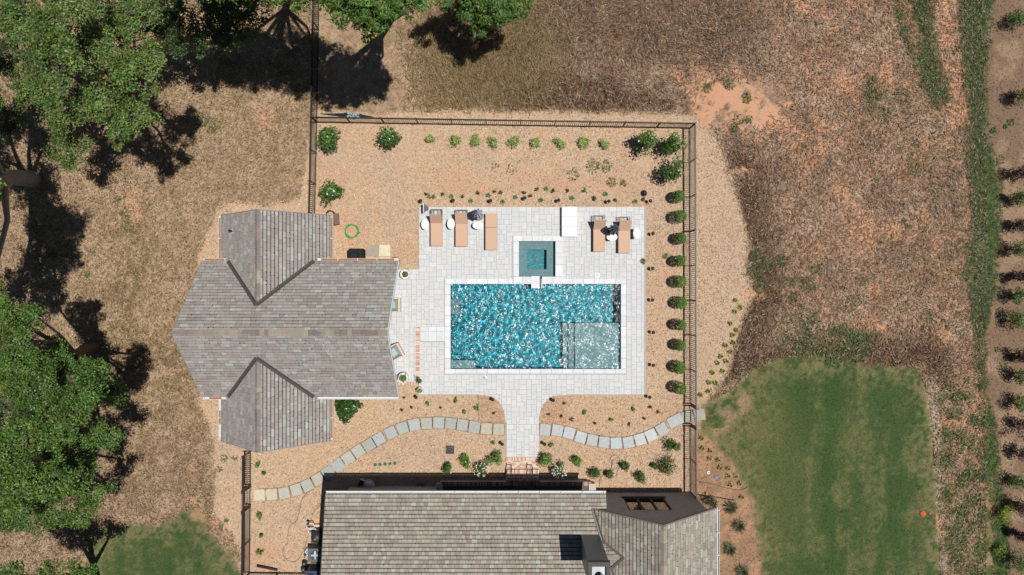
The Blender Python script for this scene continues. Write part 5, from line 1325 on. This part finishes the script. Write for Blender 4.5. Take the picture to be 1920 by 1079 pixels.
lounger('tan sun lounger with raised back, nearest the conifers', 1159, 1181.5, 407, 474.8, .85)
def side_table(label, px, py, a, b, h=.45):
    root = tag(empty('drum_table', (X(px) * (1 - h / CAM_H), Y(py) * (1 - h / CAM_H), .03)), label, 'side table', 'white oval drum tables')
    MB().lathe([(.72, 0), (.8, .03), (.62, h * .5), (.9, h - .035)], 28, sx=a / PPM, sy=b / PPM, color=A(238, 238, 236)).build('drum', M['paint'], root, smooth=False)
    MB().lathe([(.96, h - .034), (1.0, h - .025), (1.0, h - .008), (.97, h)], 32, sx=a / PPM, sy=b / PPM, color=A(250, 250, 250)).build('table_top', M['paint'], root)
side_table('white oval drum table at the outer left edge of the patio', 796.8, 421, 7, 10)
side_table('white oval drum table between the two leftmost loungers', 845.6, 420, 7.2, 10)
side_table('white egg-shaped drum table below the grey folded parasol', 896, 423, 10, 7)
side_table('white oval drum table between the two rightmost loungers', 1147.5, 445, 10, 7, .5)
side_table('white oval drum table at the right edge of the patio', 1194, 438, 6.8, 10, .6)
def parasol(label, px, py, pal, basec, r_b=.27):
    root = tag(empty('folded_parasol', (X(px), Y(py), .03)), label, 'parasol', 'folded parasols')
    MB().lathe([(r_b, 0), (r_b, .05), (r_b * .85, .075), (.05, .09), (.05, .3)], 26, color=basec).build('base', M['stone'], root)
    MB().tube([(0, 0, .05), (0, 0, 2.5)], .024, 8, A(70, 70, 74)).build('pole', M['metal'], root)
    t = np.linspace(0, 2 * np.pi, 32, endpoint=False)
    rings = []
    for z, r, am in ((1.05, .27, .22), (1.2, .26, .2), (1.55, .20, .2), (2.0, .13, .18), (2.35, .06, .1), (2.45, .03, 0)):
        rr = r * (1 + am * np.cos(8 * t + z * .6))
        rings.append(np.stack([rr * np.cos(t), rr * np.sin(t), np.full(32, z) + .05 * np.cos(8 * t)], 1))
    cc = np.concatenate([np.array([pal[0] if math.cos(8 * q) > 0 else pal[1] for q in t])] * 6)
    MB().rings(rings, cc).build('canopy', M['fabric'], root)
    MB().tube([(.08, 0, 1.62), (0, .22, 1.6), (-.2, 0, 1.6), (0, -.22, 1.6), (.2, 0, 1.6)], .015, 5, pal[1]).build('strap', M['fabric'], root)
    MB().lathe([(.03, 2.45), (.04, 2.5), (.01, 2.57)], 10, color=A(60, 60, 64)).build('finial', M['metal'], root)
parasol('folded blue-grey parasol on a round grey base beside the flat lounger', 898, 405.5, (A(240, 244, 250), A(176, 188, 204)), A(150, 150, 150))
parasol('folded dark grey parasol between the two rightmost loungers', 1146, 434, (A(206, 212, 224), A(120, 126, 138)), A(90, 92, 96), .22)
t = tag(empty('garden_lamp', (X(801) * 1.0, Y(393), .03)), 'grey cone-shaded lamp on a thin dark rod at patio corner', 'lamp')
MB().tube([(-.02, 0, 0), (-.02, 0, .62), (.0, 0, .7)], .014, 6, A(50, 50, 52)).build('rod', M['metal'], t)
MB().rings([np.array([[-.10 + .0, q, .62 + w_] for q, w_ in [(.26 * math.cos(a), .05 * math.sin(a)) for a in np.linspace(0, 6.283, 18, endpoint=False)]]), np.array([[.16, q, .70 + w_] for q, w_ in [(.05 * math.cos(a), .05 * math.sin(a)) for a in np.linspace(0, 6.283, 18, endpoint=False)]])], A(112, 112, 124)).build('shade', M['metal'], t)
MB().box(-.14, -.10, -.25, .25, .56, .72, A(240, 240, 240)).build('shade_rim', M['paint'], t)
MB().lathe([(.09, 0), (.09, .02), (.03, .03)], 14, color=A(50, 50, 52)).build('foot', M['metal'], t)
def armchair(label, px, py, rz):
    root = tag(empty('armchair', (X(px), Y(py), .03), rz), label, 'armchair', 'cushioned armchairs under the porch edge')
    WD, CU = A(232, 212, 194), A(150, 162, 150)
    fr = MB()
    fr.box(.30, .42, -.40, .40, .0, .42, WD, .015); fr.box(-.42, .30, -.42, -.34, .0, .58, WD, .01); fr.box(-.42, .30, .34, .42, 0, .58, WD, .01); fr.box(-.46, -.38, -.34, .34, 0, .75, WD, .01)
    fr.build('frame', M['wood'], root)
    MB().box(-.37, .29, -.33, .33, .2, .44, CU, .04).build('seat_cushion', M['fabric'], root)
    MB().box(-.375, -.2, -.33, .33, .441, .85, CU * .9, .05).build('back_cushion', M['fabric'], root)
    MB().obox((-.03, .02, .52), (.16, .04, .03), (-.03, .2, 0), (.02, 0, .06), A(186, 214, 214)).build('pillow', M['fabric'], root)
    for k in (-1, 1): MB().box(-.1, .22, k * .28 - .05, k * .28 + .05, .442, .5, CU * .8, .02).build('arm_bolster', M['fabric'], root)
armchair('sage cushioned armchair poking out below the upper porch eave', 738.5, 572, .0)
armchair('sage cushioned armchair turned askew under the lower porch eave', 742, 660, .5)
def pot(label, px, py, r_px, pal, n, h=.5, spread=.3):
    root = tag(empty('plant_pot', (X(px), Y(py), .03)), label, 'potted plant', 'potted plants by the porch')
    r = r_px / PPM
    MB().lathe([(r * .7, 0), (r, h * .5), (r * .95, h), (r * .82, h), (r * .8, h - .08)], 24, color=A(240, 240, 238)).build('pot', M['paint'], root)
    MB().lathe([(r * .8, h - .09), (r * .2, h - .06)], 18, color=A(120, 92, 74)).build('soil', M['soil'], root)
    pts = cloud((0, 0, h + .12), (spread, spread, .22), n, .5)
    v, f, c = leaves_at(pts, np.array([0, 0, h]), (.12, .24), (.03, .06), pal)
    mesh_obj('foliage', v, f, M['leaf'], c, root)
pot('white round pot with a small plant at the porch top corner', 762, 515, 9.5, OLV, 30, .5, .15)
pot('white round pot with leafy plant at the porch bottom corner', 758.5, 707, 10, MIDG, 70, .5, .24)
pot('small pot with green rosette at the mulch edge by brick band', 789, 730.5, 6, LTG + MIDG, 46, .35, .14)
shrub('small_palm', 'small yellow-green palm at the end of the brick band', 784, 713, .7, 10, OLV, 90, (.16, .26), (.025, .04), None, clumps=7, cat='palm')

# grill corner and things beside the pool house
gr = tag(empty('covered_grill', (X(672), Y(481), 0)), 'barbecue grill under a black fabric cover beside pool house eave', 'grill')
cv = MB()
def loop(hw, hd, z, ch=.08, dx=0): return np.array([(dx - hw + ch, -hd, z), (dx + hw - ch, -hd, z), (dx + hw, -hd + ch, z), (dx + hw, hd - ch, z), (dx + hw - ch, hd, z), (dx - hw + ch, hd, z), (dx - hw, hd - ch, z), (dx - hw, -hd + ch, z)])
BKF = A(44, 45, 50)
cv.rings([loop(.42, .42, .05), loop(.41, .41, .5), loop(.39, .40, .88, .1), loop(.3, .3, .95, .12, -.04)], BKF)
cv.build('cover', M['fabric'], gr)
MB().rings([loop(.26, .2, .94, .1, -.04), loop(.25, .18, 1.1, .12, -.04), loop(.16, .1, 1.16, .08, -.04)], BKF * 1.15).build('hood_bulge', M['fabric'], gr)
for k in (-1, 1): MB().lathe([(.06, 0), (.06, .06)], 10, (k * .3, -.3, 0), color=A(30, 30, 30)).build('wheel', M['plastic'], gr)
for i, (a, b, c_, d_, cc, lb) in enumerate([(688, 708.5, 459.5, 481, A(176, 168, 146), 'grey-tan square paving slab right of the covered grill'), (711, 732, 459.5, 481, A(232, 222, 192), 'cream square paving slab, outermost beside the covered grill'),
                                      (686, 708, 484, 500, A(214, 204, 182), 'paving slab half under the eave below grey-tan slab'), (710.5, 732, 482.5, 500, A(224, 214, 190), 'paving slab half under the eave below cream slab')]):
    sl_ = tag(MB().box(X(a), X(b), Y(d_), Y(c_), -.02, .045, cc, .01).build('paving_slab', M['flag']), lb, 'paving slab', 'paving slabs by the grill')
def coil(name, label, px, py, r_px, turns, rad, color, cat='hose', mat='plastic', wob=.05):
    r = r_px / PPM; pts = []
    for k in range(int(turns * 26)):
        a = k * 2 * math.pi / 26; rr = r * (1 + wob * math.sin(a * 3.3 + k * .05) - .10 * (k / 26 / turns) * (1 if (k // 26) % 2 else -1))
        pts.append((rr * math.cos(a), rr * math.sin(a), rad + .012 * (k / 26) + .006 * math.sin(a * 5)))
    root = tag(empty(name, (X(px), Y(py), .01)), label, cat)
    MB().tube(pts, rad, 6, color).build('coil', M[mat], root, smooth=True)
    MB().tube([pts[-1], (pts[-1][0] + .08, pts[-1][1] + .05, rad)], rad * 1.5, 8, color * .6).build('coupling', M[mat], root)
coil('garden_hose', 'green garden hose coiled in a ring on the mulch', 660, 434, 12, 5, .022, A(66, 176, 96))
coil('black_hose', 'black hose coiled against the pool house wing corner', 620, 404, 8, 5, .022, A(46, 46, 50))
coil('terracotta_ring', 'terracotta coloured hose coil half hidden under porch gutter corner', 741, 489, 6, 3, .025, A(190, 104, 76))
bb = tag(empty('hose_reel_box', (X(634), Y(413), 0)), 'brown slanted panel leaning beside the pool house wing', 'box')
MB().obox((0, 0, .35), (.13, .03, 0), (.02, -.3, 0), (.06, 0, .34), A(122, 96, 82)).build('body', M['plastic'], bb)
MB().obox((-.22, -.18, .04), (.2, -.1, 0), (.01, .03, 0), (0, 0, .03), A(60, 54, 50)).build('foot', M['plastic'], bb)

# path lights
def path_light(label, px, py, lean=0):
    root = tag(empty('path_light', (X(px), Y(py), 0)), label, 'path light', 'bronze path lights round the patio')
    BZ = A(70, 62, 56)
    MB().tube([(0, 0, -.05), (0, 0, .42), (.0, .03, .5), (.0, .1, .54)], .013, 6, BZ).build('stem', M['metal'], root)
    MB().lathe([(.10, .47), (.095, .49), (.045, .545), (.015, .56)], 16, (0, .1, 0), color=A(52, 48, 46)).build('hat', M['metal'], root)
    MB().lathe([(.03, .44), (.03, .475)], 10, (0, .1, 0), color=A(226, 220, 204)).build('lens', M['plastic'], root)
tops = [z8(35, 858), z8(357, 853), z8(727, 857), z8(1065, 830), z8(1400, 853), z8(1895, 862), (1135.7, 381.7), (1212.5, 381)]
for i, q in enumerate(tops): path_light('bronze path light, %s from the left along the patio top edge' % ORD[i], q[0] + 4, q[1] + 1)
for i, q in enumerate([(115, 128), (113, 322), (112, 497), (117, 677), (117, 860), (97, 1037)]): path_light('bronze path light, %s from the top along the patio conifer side' % ORD[i], 1180 + q[0] / 2.996 + 3, 400 + q[1] / 2.996)
for q, lb in ((b2(188, 135), 'bronze path light by the palm near the pool house corner'), (b2(882, 155), 'bronze path light at the upper left flare of the walk'), (b2(970, 560), 'bronze path light left of walk near the brick landing'),
              (b2(1435, 162), 'bronze path light at the upper right flare of the walk'), (b2(1355, 560), 'bronze path light right of walk near the brick landing')):
    path_light(lb, q[0] + 4, q[1] - 1)
dome = tag(empty('black_dome_light', (X(1207), Y(363), 0)), 'glossy black dome on the mulch above the patio corner', 'dome light')
MB().lathe([(.16, 0), (.17, .05), (.155, .14), (.1, .22), (.04, .25)], 20, color=A(28, 28, 32)).build('dome', M['plastic'], dome, smooth=True)
MB().lathe([(.19, -.02), (.19, .03), (.165, .032)], 20, color=A(44, 44, 46)).build('base_ring', M['plastic'], dome)

# small things in the beds
dg = tag(empty('drain_grate', (X(844), Y(843.5), 0)), 'square dark metal drain grate set in the mulch', 'drain grate')
MB().box(-.24, .24, -.24, .24, -.05, .03, A(90, 92, 98)).build('frame', M['steel'], dg)
for k in range(6): MB().box(-.2, .2, -.19 + k * .07, -.155 + k * .07, .031, .045, A(60, 62, 70)).build('bar', M['steel'], dg)
def lying(name, label, cat, pts, rad, color, mat='plastic'):
    o = MB().tube([(X(a), Y(b), rad + .015) for a, b in pts], rad, 6, color).build(name, M[mat], smooth=True)
    return tag(o, label, cat)
def smooth_path(pts, n=8):
    pts = [np.array(p, float) for p in pts]; out = []
    for i in range(len(pts) - 1):
        p0, p1, p2, p3 = pts[max(i - 1, 0)], pts[i], pts[i + 1], pts[min(i + 2, len(pts) - 1)]
        for k in range(n):
            t_ = k / n
            out.append(.5 * ((2 * p1) + (-p0 + p2) * t_ + (2 * p0 - 5 * p1 + 4 * p2 - p3) * t_ ** 2 + (-p0 + 3 * p1 - 3 * p2 + p3) * t_ ** 3))
    return out + [pts[-1]]
c8 = lambda x, y: (440 + x / 5.42, 880 + y / 5.42)
lying('grey_cable', 'thin grey cable snaking over the mulch to pool equipment', 'cable', smooth_path([c8(*q) for q in [(800, 205), (740, 235), (680, 320), (655, 450), (630, 520), (550, 600), (540, 740), (485, 830), (520, 910), (590, 940), (660, 900), (730, 740), (770, 560), (800, 440), (870, 360), (880, 290), (850, 200)]]), .013, A(120, 104, 96))
lying('grey_hose', 'thin grey hose looped on the mulch between small shrubs', 'hose', smooth_path([b3(*q) for q in [(670, 930), (680, 840), (760, 780), (800, 700), (780, 640), (830, 615), (870, 650), (850, 730), (800, 760), (790, 690), (830, 660), (880, 700), (850, 770), (835, 830)]]), .014, A(120, 116, 112))
lying('timber_post', 'dark timber post lying on the mulch near bottom fence', 'post', [(483, 1060), (521, 1068)], .075, A(66, 56, 50), 'wood')
lying('metal_edging', 'dark thin metal bar on the bed outside the gable corner', 'bar', [(1306, 927), (1340, 932), (1377, 938)], .03, A(56, 52, 52), 'metal')
lying('bed_cable', 'thin dark cable across the bed to the lawn edge', 'cable', smooth_path([(1311, 903), (1340, 909), (1365, 916), (1388, 919), (1402, 913)]), .014, A(90, 78, 70))
for (px, py, cc, nm, lb) in ((1328, 886, A(242, 230, 210), 'cream_lid', 'round cream lid in the bed outside the fence'), (1341.5, 895, A(40, 140, 200), 'blue_lid', 'round blue lid in the bed outside the fence')):
    t = tag(empty(nm, (X(px), Y(py), 0)), lb, 'lid')
    MB().lathe([(.1, -.02), (.1, .04), (.08, .06)], 16, color=cc).build('cover', M['plastic'], t)
    MB().lathe([(.03, .06), (.03, .075)], 10, color=A(60, 50, 46)).build('knob', M['plastic'], t)
am = tag(MB().lathe([(.20, -.02), (.17, .05), (.09, .09), (.02, .11)], 14, (X(1730), Y(963), 0), color=A(206, 112, 74)).build('ant_mound', M['soil'], smooth=True), 'larger round orange soil mound on the lawn edge', 'mound')
am = tag(MB().lathe([(.10, -.02), (.08, .03), (.02, .06)], 12, (X(1744), Y(962.5), 0), color=A(206, 112, 74)).build('ant_mound', M['soil'], smooth=True), 'smaller round orange soil mound on the lawn edge', 'mound')
for (px, py, s_q, cc, lb) in ((1853, 110, .1, A(240, 150, 150), 'tiny pink survey flag at the edge of far right bed'), (1253, 13, .09, A(220, 80, 60), 'tiny red survey flag in the brown field at the top')):
    t = tag(empty('survey_flag', (X(px), Y(py), 0)), lb, 'flag')
    MB().tube([(0, 0, 0), (0, 0, .4)], .006, 5, A(160, 160, 160)).build('wire', M['metal'], t)
    MB().obox((s_q, .02, .36), (s_q, .03, 0), (0, .0, .07), (.002, -.006, 0), cc).build('pennant', M['fabric'], t)
# crumpled tarp behind the top fence; white glints and shade painted into its colours
tv = []; nx_, ny_ = 44, 12
for i in range(nx_):
    for j in range(ny_):
        u, w = i / (nx_ - 1), j / (ny_ - 1) - .5
        env = (math.sin(math.pi * u) ** .6) * (.45 + .75 * math.exp(-((u - .62) / .2) ** 2))
        tv.append((X(598 + 104 * u), Y(214 + 6 * u) + w * env * .34, .03 + abs(.24 * env * (1 - 4 * w * w)) * (.35 + RNG.random() * .9)))
tarp = mesh_obj('crumpled_tarp', np.array(tv), [(i * ny_ + j, (i + 1) * ny_ + j, (i + 1) * ny_ + j + 1, i * ny_ + j + 1) for i in range(nx_ - 1) for j in range(ny_ - 1)], M['plastic'],
                np.array([A(226, 236, 238) if .52 < k // ny_ / nx_ < .72 and (k * 7919) % 5 < 3 else A(44, 80, 88) * (.4 + (k * 31 % 10) / 12) for k in range(len(tv))]))
tag(tarp, 'crumpled teal plastic tarp with painted glints and shade behind the top fence', 'tarp')

# ------------------------------------------------------------------ pool equipment beside the main house
z1 = lambda x, y: (560 + x / 9.0625, 960 + y / 9.0625)
pad = tag(MB().box(X(587.5), X(606), Y(1012), Y(971.5), -.02, .06, A(226, 178, 132), .01).build('equipment_pad', M['stone']), 'tan concrete pad under the white pool pipes', 'pad')
pad2 = tag(MB().box(X(583), X(622), Y(1100), Y(1013), -.02, .05, A(96, 92, 88), .01).build('equipment_pad', M['stone']), 'grey concrete pad under the heat pump and dark cabinet', 'pad')
PV = A(244, 246, 248)
def pipes(label, paths, px, py):
    root = tag(empty('pipe_manifold', (X(px), Y(py), 0)), label, 'pipes', 'pool plumbing')
    for p in paths: MB().tube([(X(z1(a, b)[0]), Y(z1(a, b)[1]), zz) for a, b, zz in p], .034, 8, PV).build('pipe', M['plastic'], root, world=True)
    a, b, zz = paths[0][1]; q = z1(a, b)
    MB().lathe([(.07, -.06), (.08, .06), (.03, .1)], 12, (X(q[0]), Y(q[1]), zz), color=A(50, 80, 96)).build('valve', M['plastic'], root, world=True)
pipes('white pool pipes bending over the tan pad beside black filter', [[(205, 150, .05), (205, 150, .5), (290, 155, .5), (300, 200, .4), (390, 200, .35)], [(195, 245, .05), (195, 245, .45), (270, 245, .45), (330, 240, .5), (335, 300, .4), (215, 330, .3)], [(200, 280, .35), (200, 320, .35), (195, 370, .1)]], 584, 982)
pipes('white pool pipes clustered left of the grey heat pump', [[(95, 715, .05), (150, 680, .4), (205, 625, .45), (235, 600, .4)], [(195, 570, .1), (195, 590, .4), (140, 640, .4), (180, 715, .3)]], 574, 1032)
fl = tag(empty('pool_filter', (X(600.5), Y(999), .06)), 'black domed pool filter tank at the house wall', 'filter tank')
MB().lathe([(.3, 0), (.32, .1), (.32, .7), (.26, .85), (.12, .95)], 22, color=A(60, 60, 62)).build('tank', M['plastic'], fl, smooth=True)
MB().lathe([(.335, .38), (.335, .44)], 22, color=A(150, 150, 150)).build('clamp_band', M['steel'], fl)
MB().lathe([(.05, .95), (.05, 1.05)], 10, color=A(190, 120, 96)).build('pressure_gauge', M['plastic'], fl)
hp = tag(empty('heat_pump', (X(597), Y(1031), .05)), 'grey boxy heat pump with round top fan by house', 'heat pump')
MB().box(-.36, .36, -.37, .37, 0, .8, A(104, 110, 114), .02).build('cabinet', M['metal'], hp)
MB().lathe([(.27, .801), (.27, .83), (.24, .83), (.24, .81)], 24, (.05, 0, 0), color=A(70, 80, 84)).build('fan_ring', M['metal'], hp)
for k in range(4): MB().obox((.05 + .12 * math.cos(k * 1.57), .12 * math.sin(k * 1.57), .815), (.11 * math.cos(k * 1.57), .11 * math.sin(k * 1.57), 0), (-.05 * math.sin(k * 1.57), .05 * math.cos(k * 1.57), .01), (0, 0, .004), A(190, 206, 212)).build('fan_blade', M['metal'], hp)
db = tag(empty('equipment_cabinet', (X(601), Y(1075), .05)), 'dark blue equipment cabinet at the bottom beside the house', 'cabinet')
MB().box(-.55, .45, -.6, .52, 0, .95, A(52, 66, 92), .02).build('body', M['metal'], db)
MB().box(-.57, .47, -.62, .54, .951, 1.0, A(58, 74, 102), .015).build('lid', M['metal'], db)
MB().box(-.4, -.1, .3, .42, 1.001, 1.012, A(30, 34, 44)).build('label_plate', M['metal'], db)
for (px, py, lb) in ((573.5, 1053.5, 'upper round black pump pot by the bottom fence end'), (571.5, 1064.5, 'lower round black pump pot by the bottom fence end')):
    t = tag(empty('pump_pot', (X(px), Y(py), 0)), lb, 'pump', 'pool pumps')
    MB().lathe([(.12, 0), (.15, .2), (.15, .3), (.1, .34)], 16, color=A(40, 40, 44)).build('pot', M['plastic'], t)
    MB().lathe([(.05, .34), (.045, .38)], 10, color=A(120, 160, 176)).build('lid_knob', M['plastic'], t)
# shaded bits under the eave
t = tag(empty('cardboard_box', (X(678), Y(909), 0), -.45), 'open white box with red side in the eave shadow', 'box')
MB().box(-.18, .18, -.32, .32, 0, .02, A(150, 60, 76)).build('bottom', M['fabric'], t)
for q in ((-.2, -.18, -.32, .32), (.18, .2, -.32, .32), (-.18, .18, -.34, -.32), (-.18, .18, .32, .34)): MB().box(*q, 0, .3, A(220, 224, 230)).build('side', M['fabric'], t)
t = tag(empty('white_sack', (X(693), Y(910), 0)), 'pale crumpled sack in the eave shadow beside white box', 'sack')
MB().lathe([(.26, 0), (.32, .12), (.28, .3), (.16, .4), (.2, .46), (.06, .44)], 14, sx=1.05, sy=1.2, color=A(198, 208, 216)).build('bag', M['fabric'], t, smooth=True)
MB().tube([(-.1, .05, .4), (.12, .1, .43), (.14, -.1, .43)], .02, 6, A(60, 70, 90)).build('tie', M['fabric'], t)
t = tag(empty('timber_offcut', (X(797), Y(915), 0), -.5), 'brown timber beam lying in the eave shadow by porch', 'timber')
MB().box(-.5, .5, -.13, .13, 0, .2, A(140, 116, 100), .01).build('beam', M['wood'], t)
for k in (-.35, -.2, -.05): MB().box(k, k + .06, -.05, .05, .201, .22, A(200, 200, 204)).build('bracket', M['steel'], t)
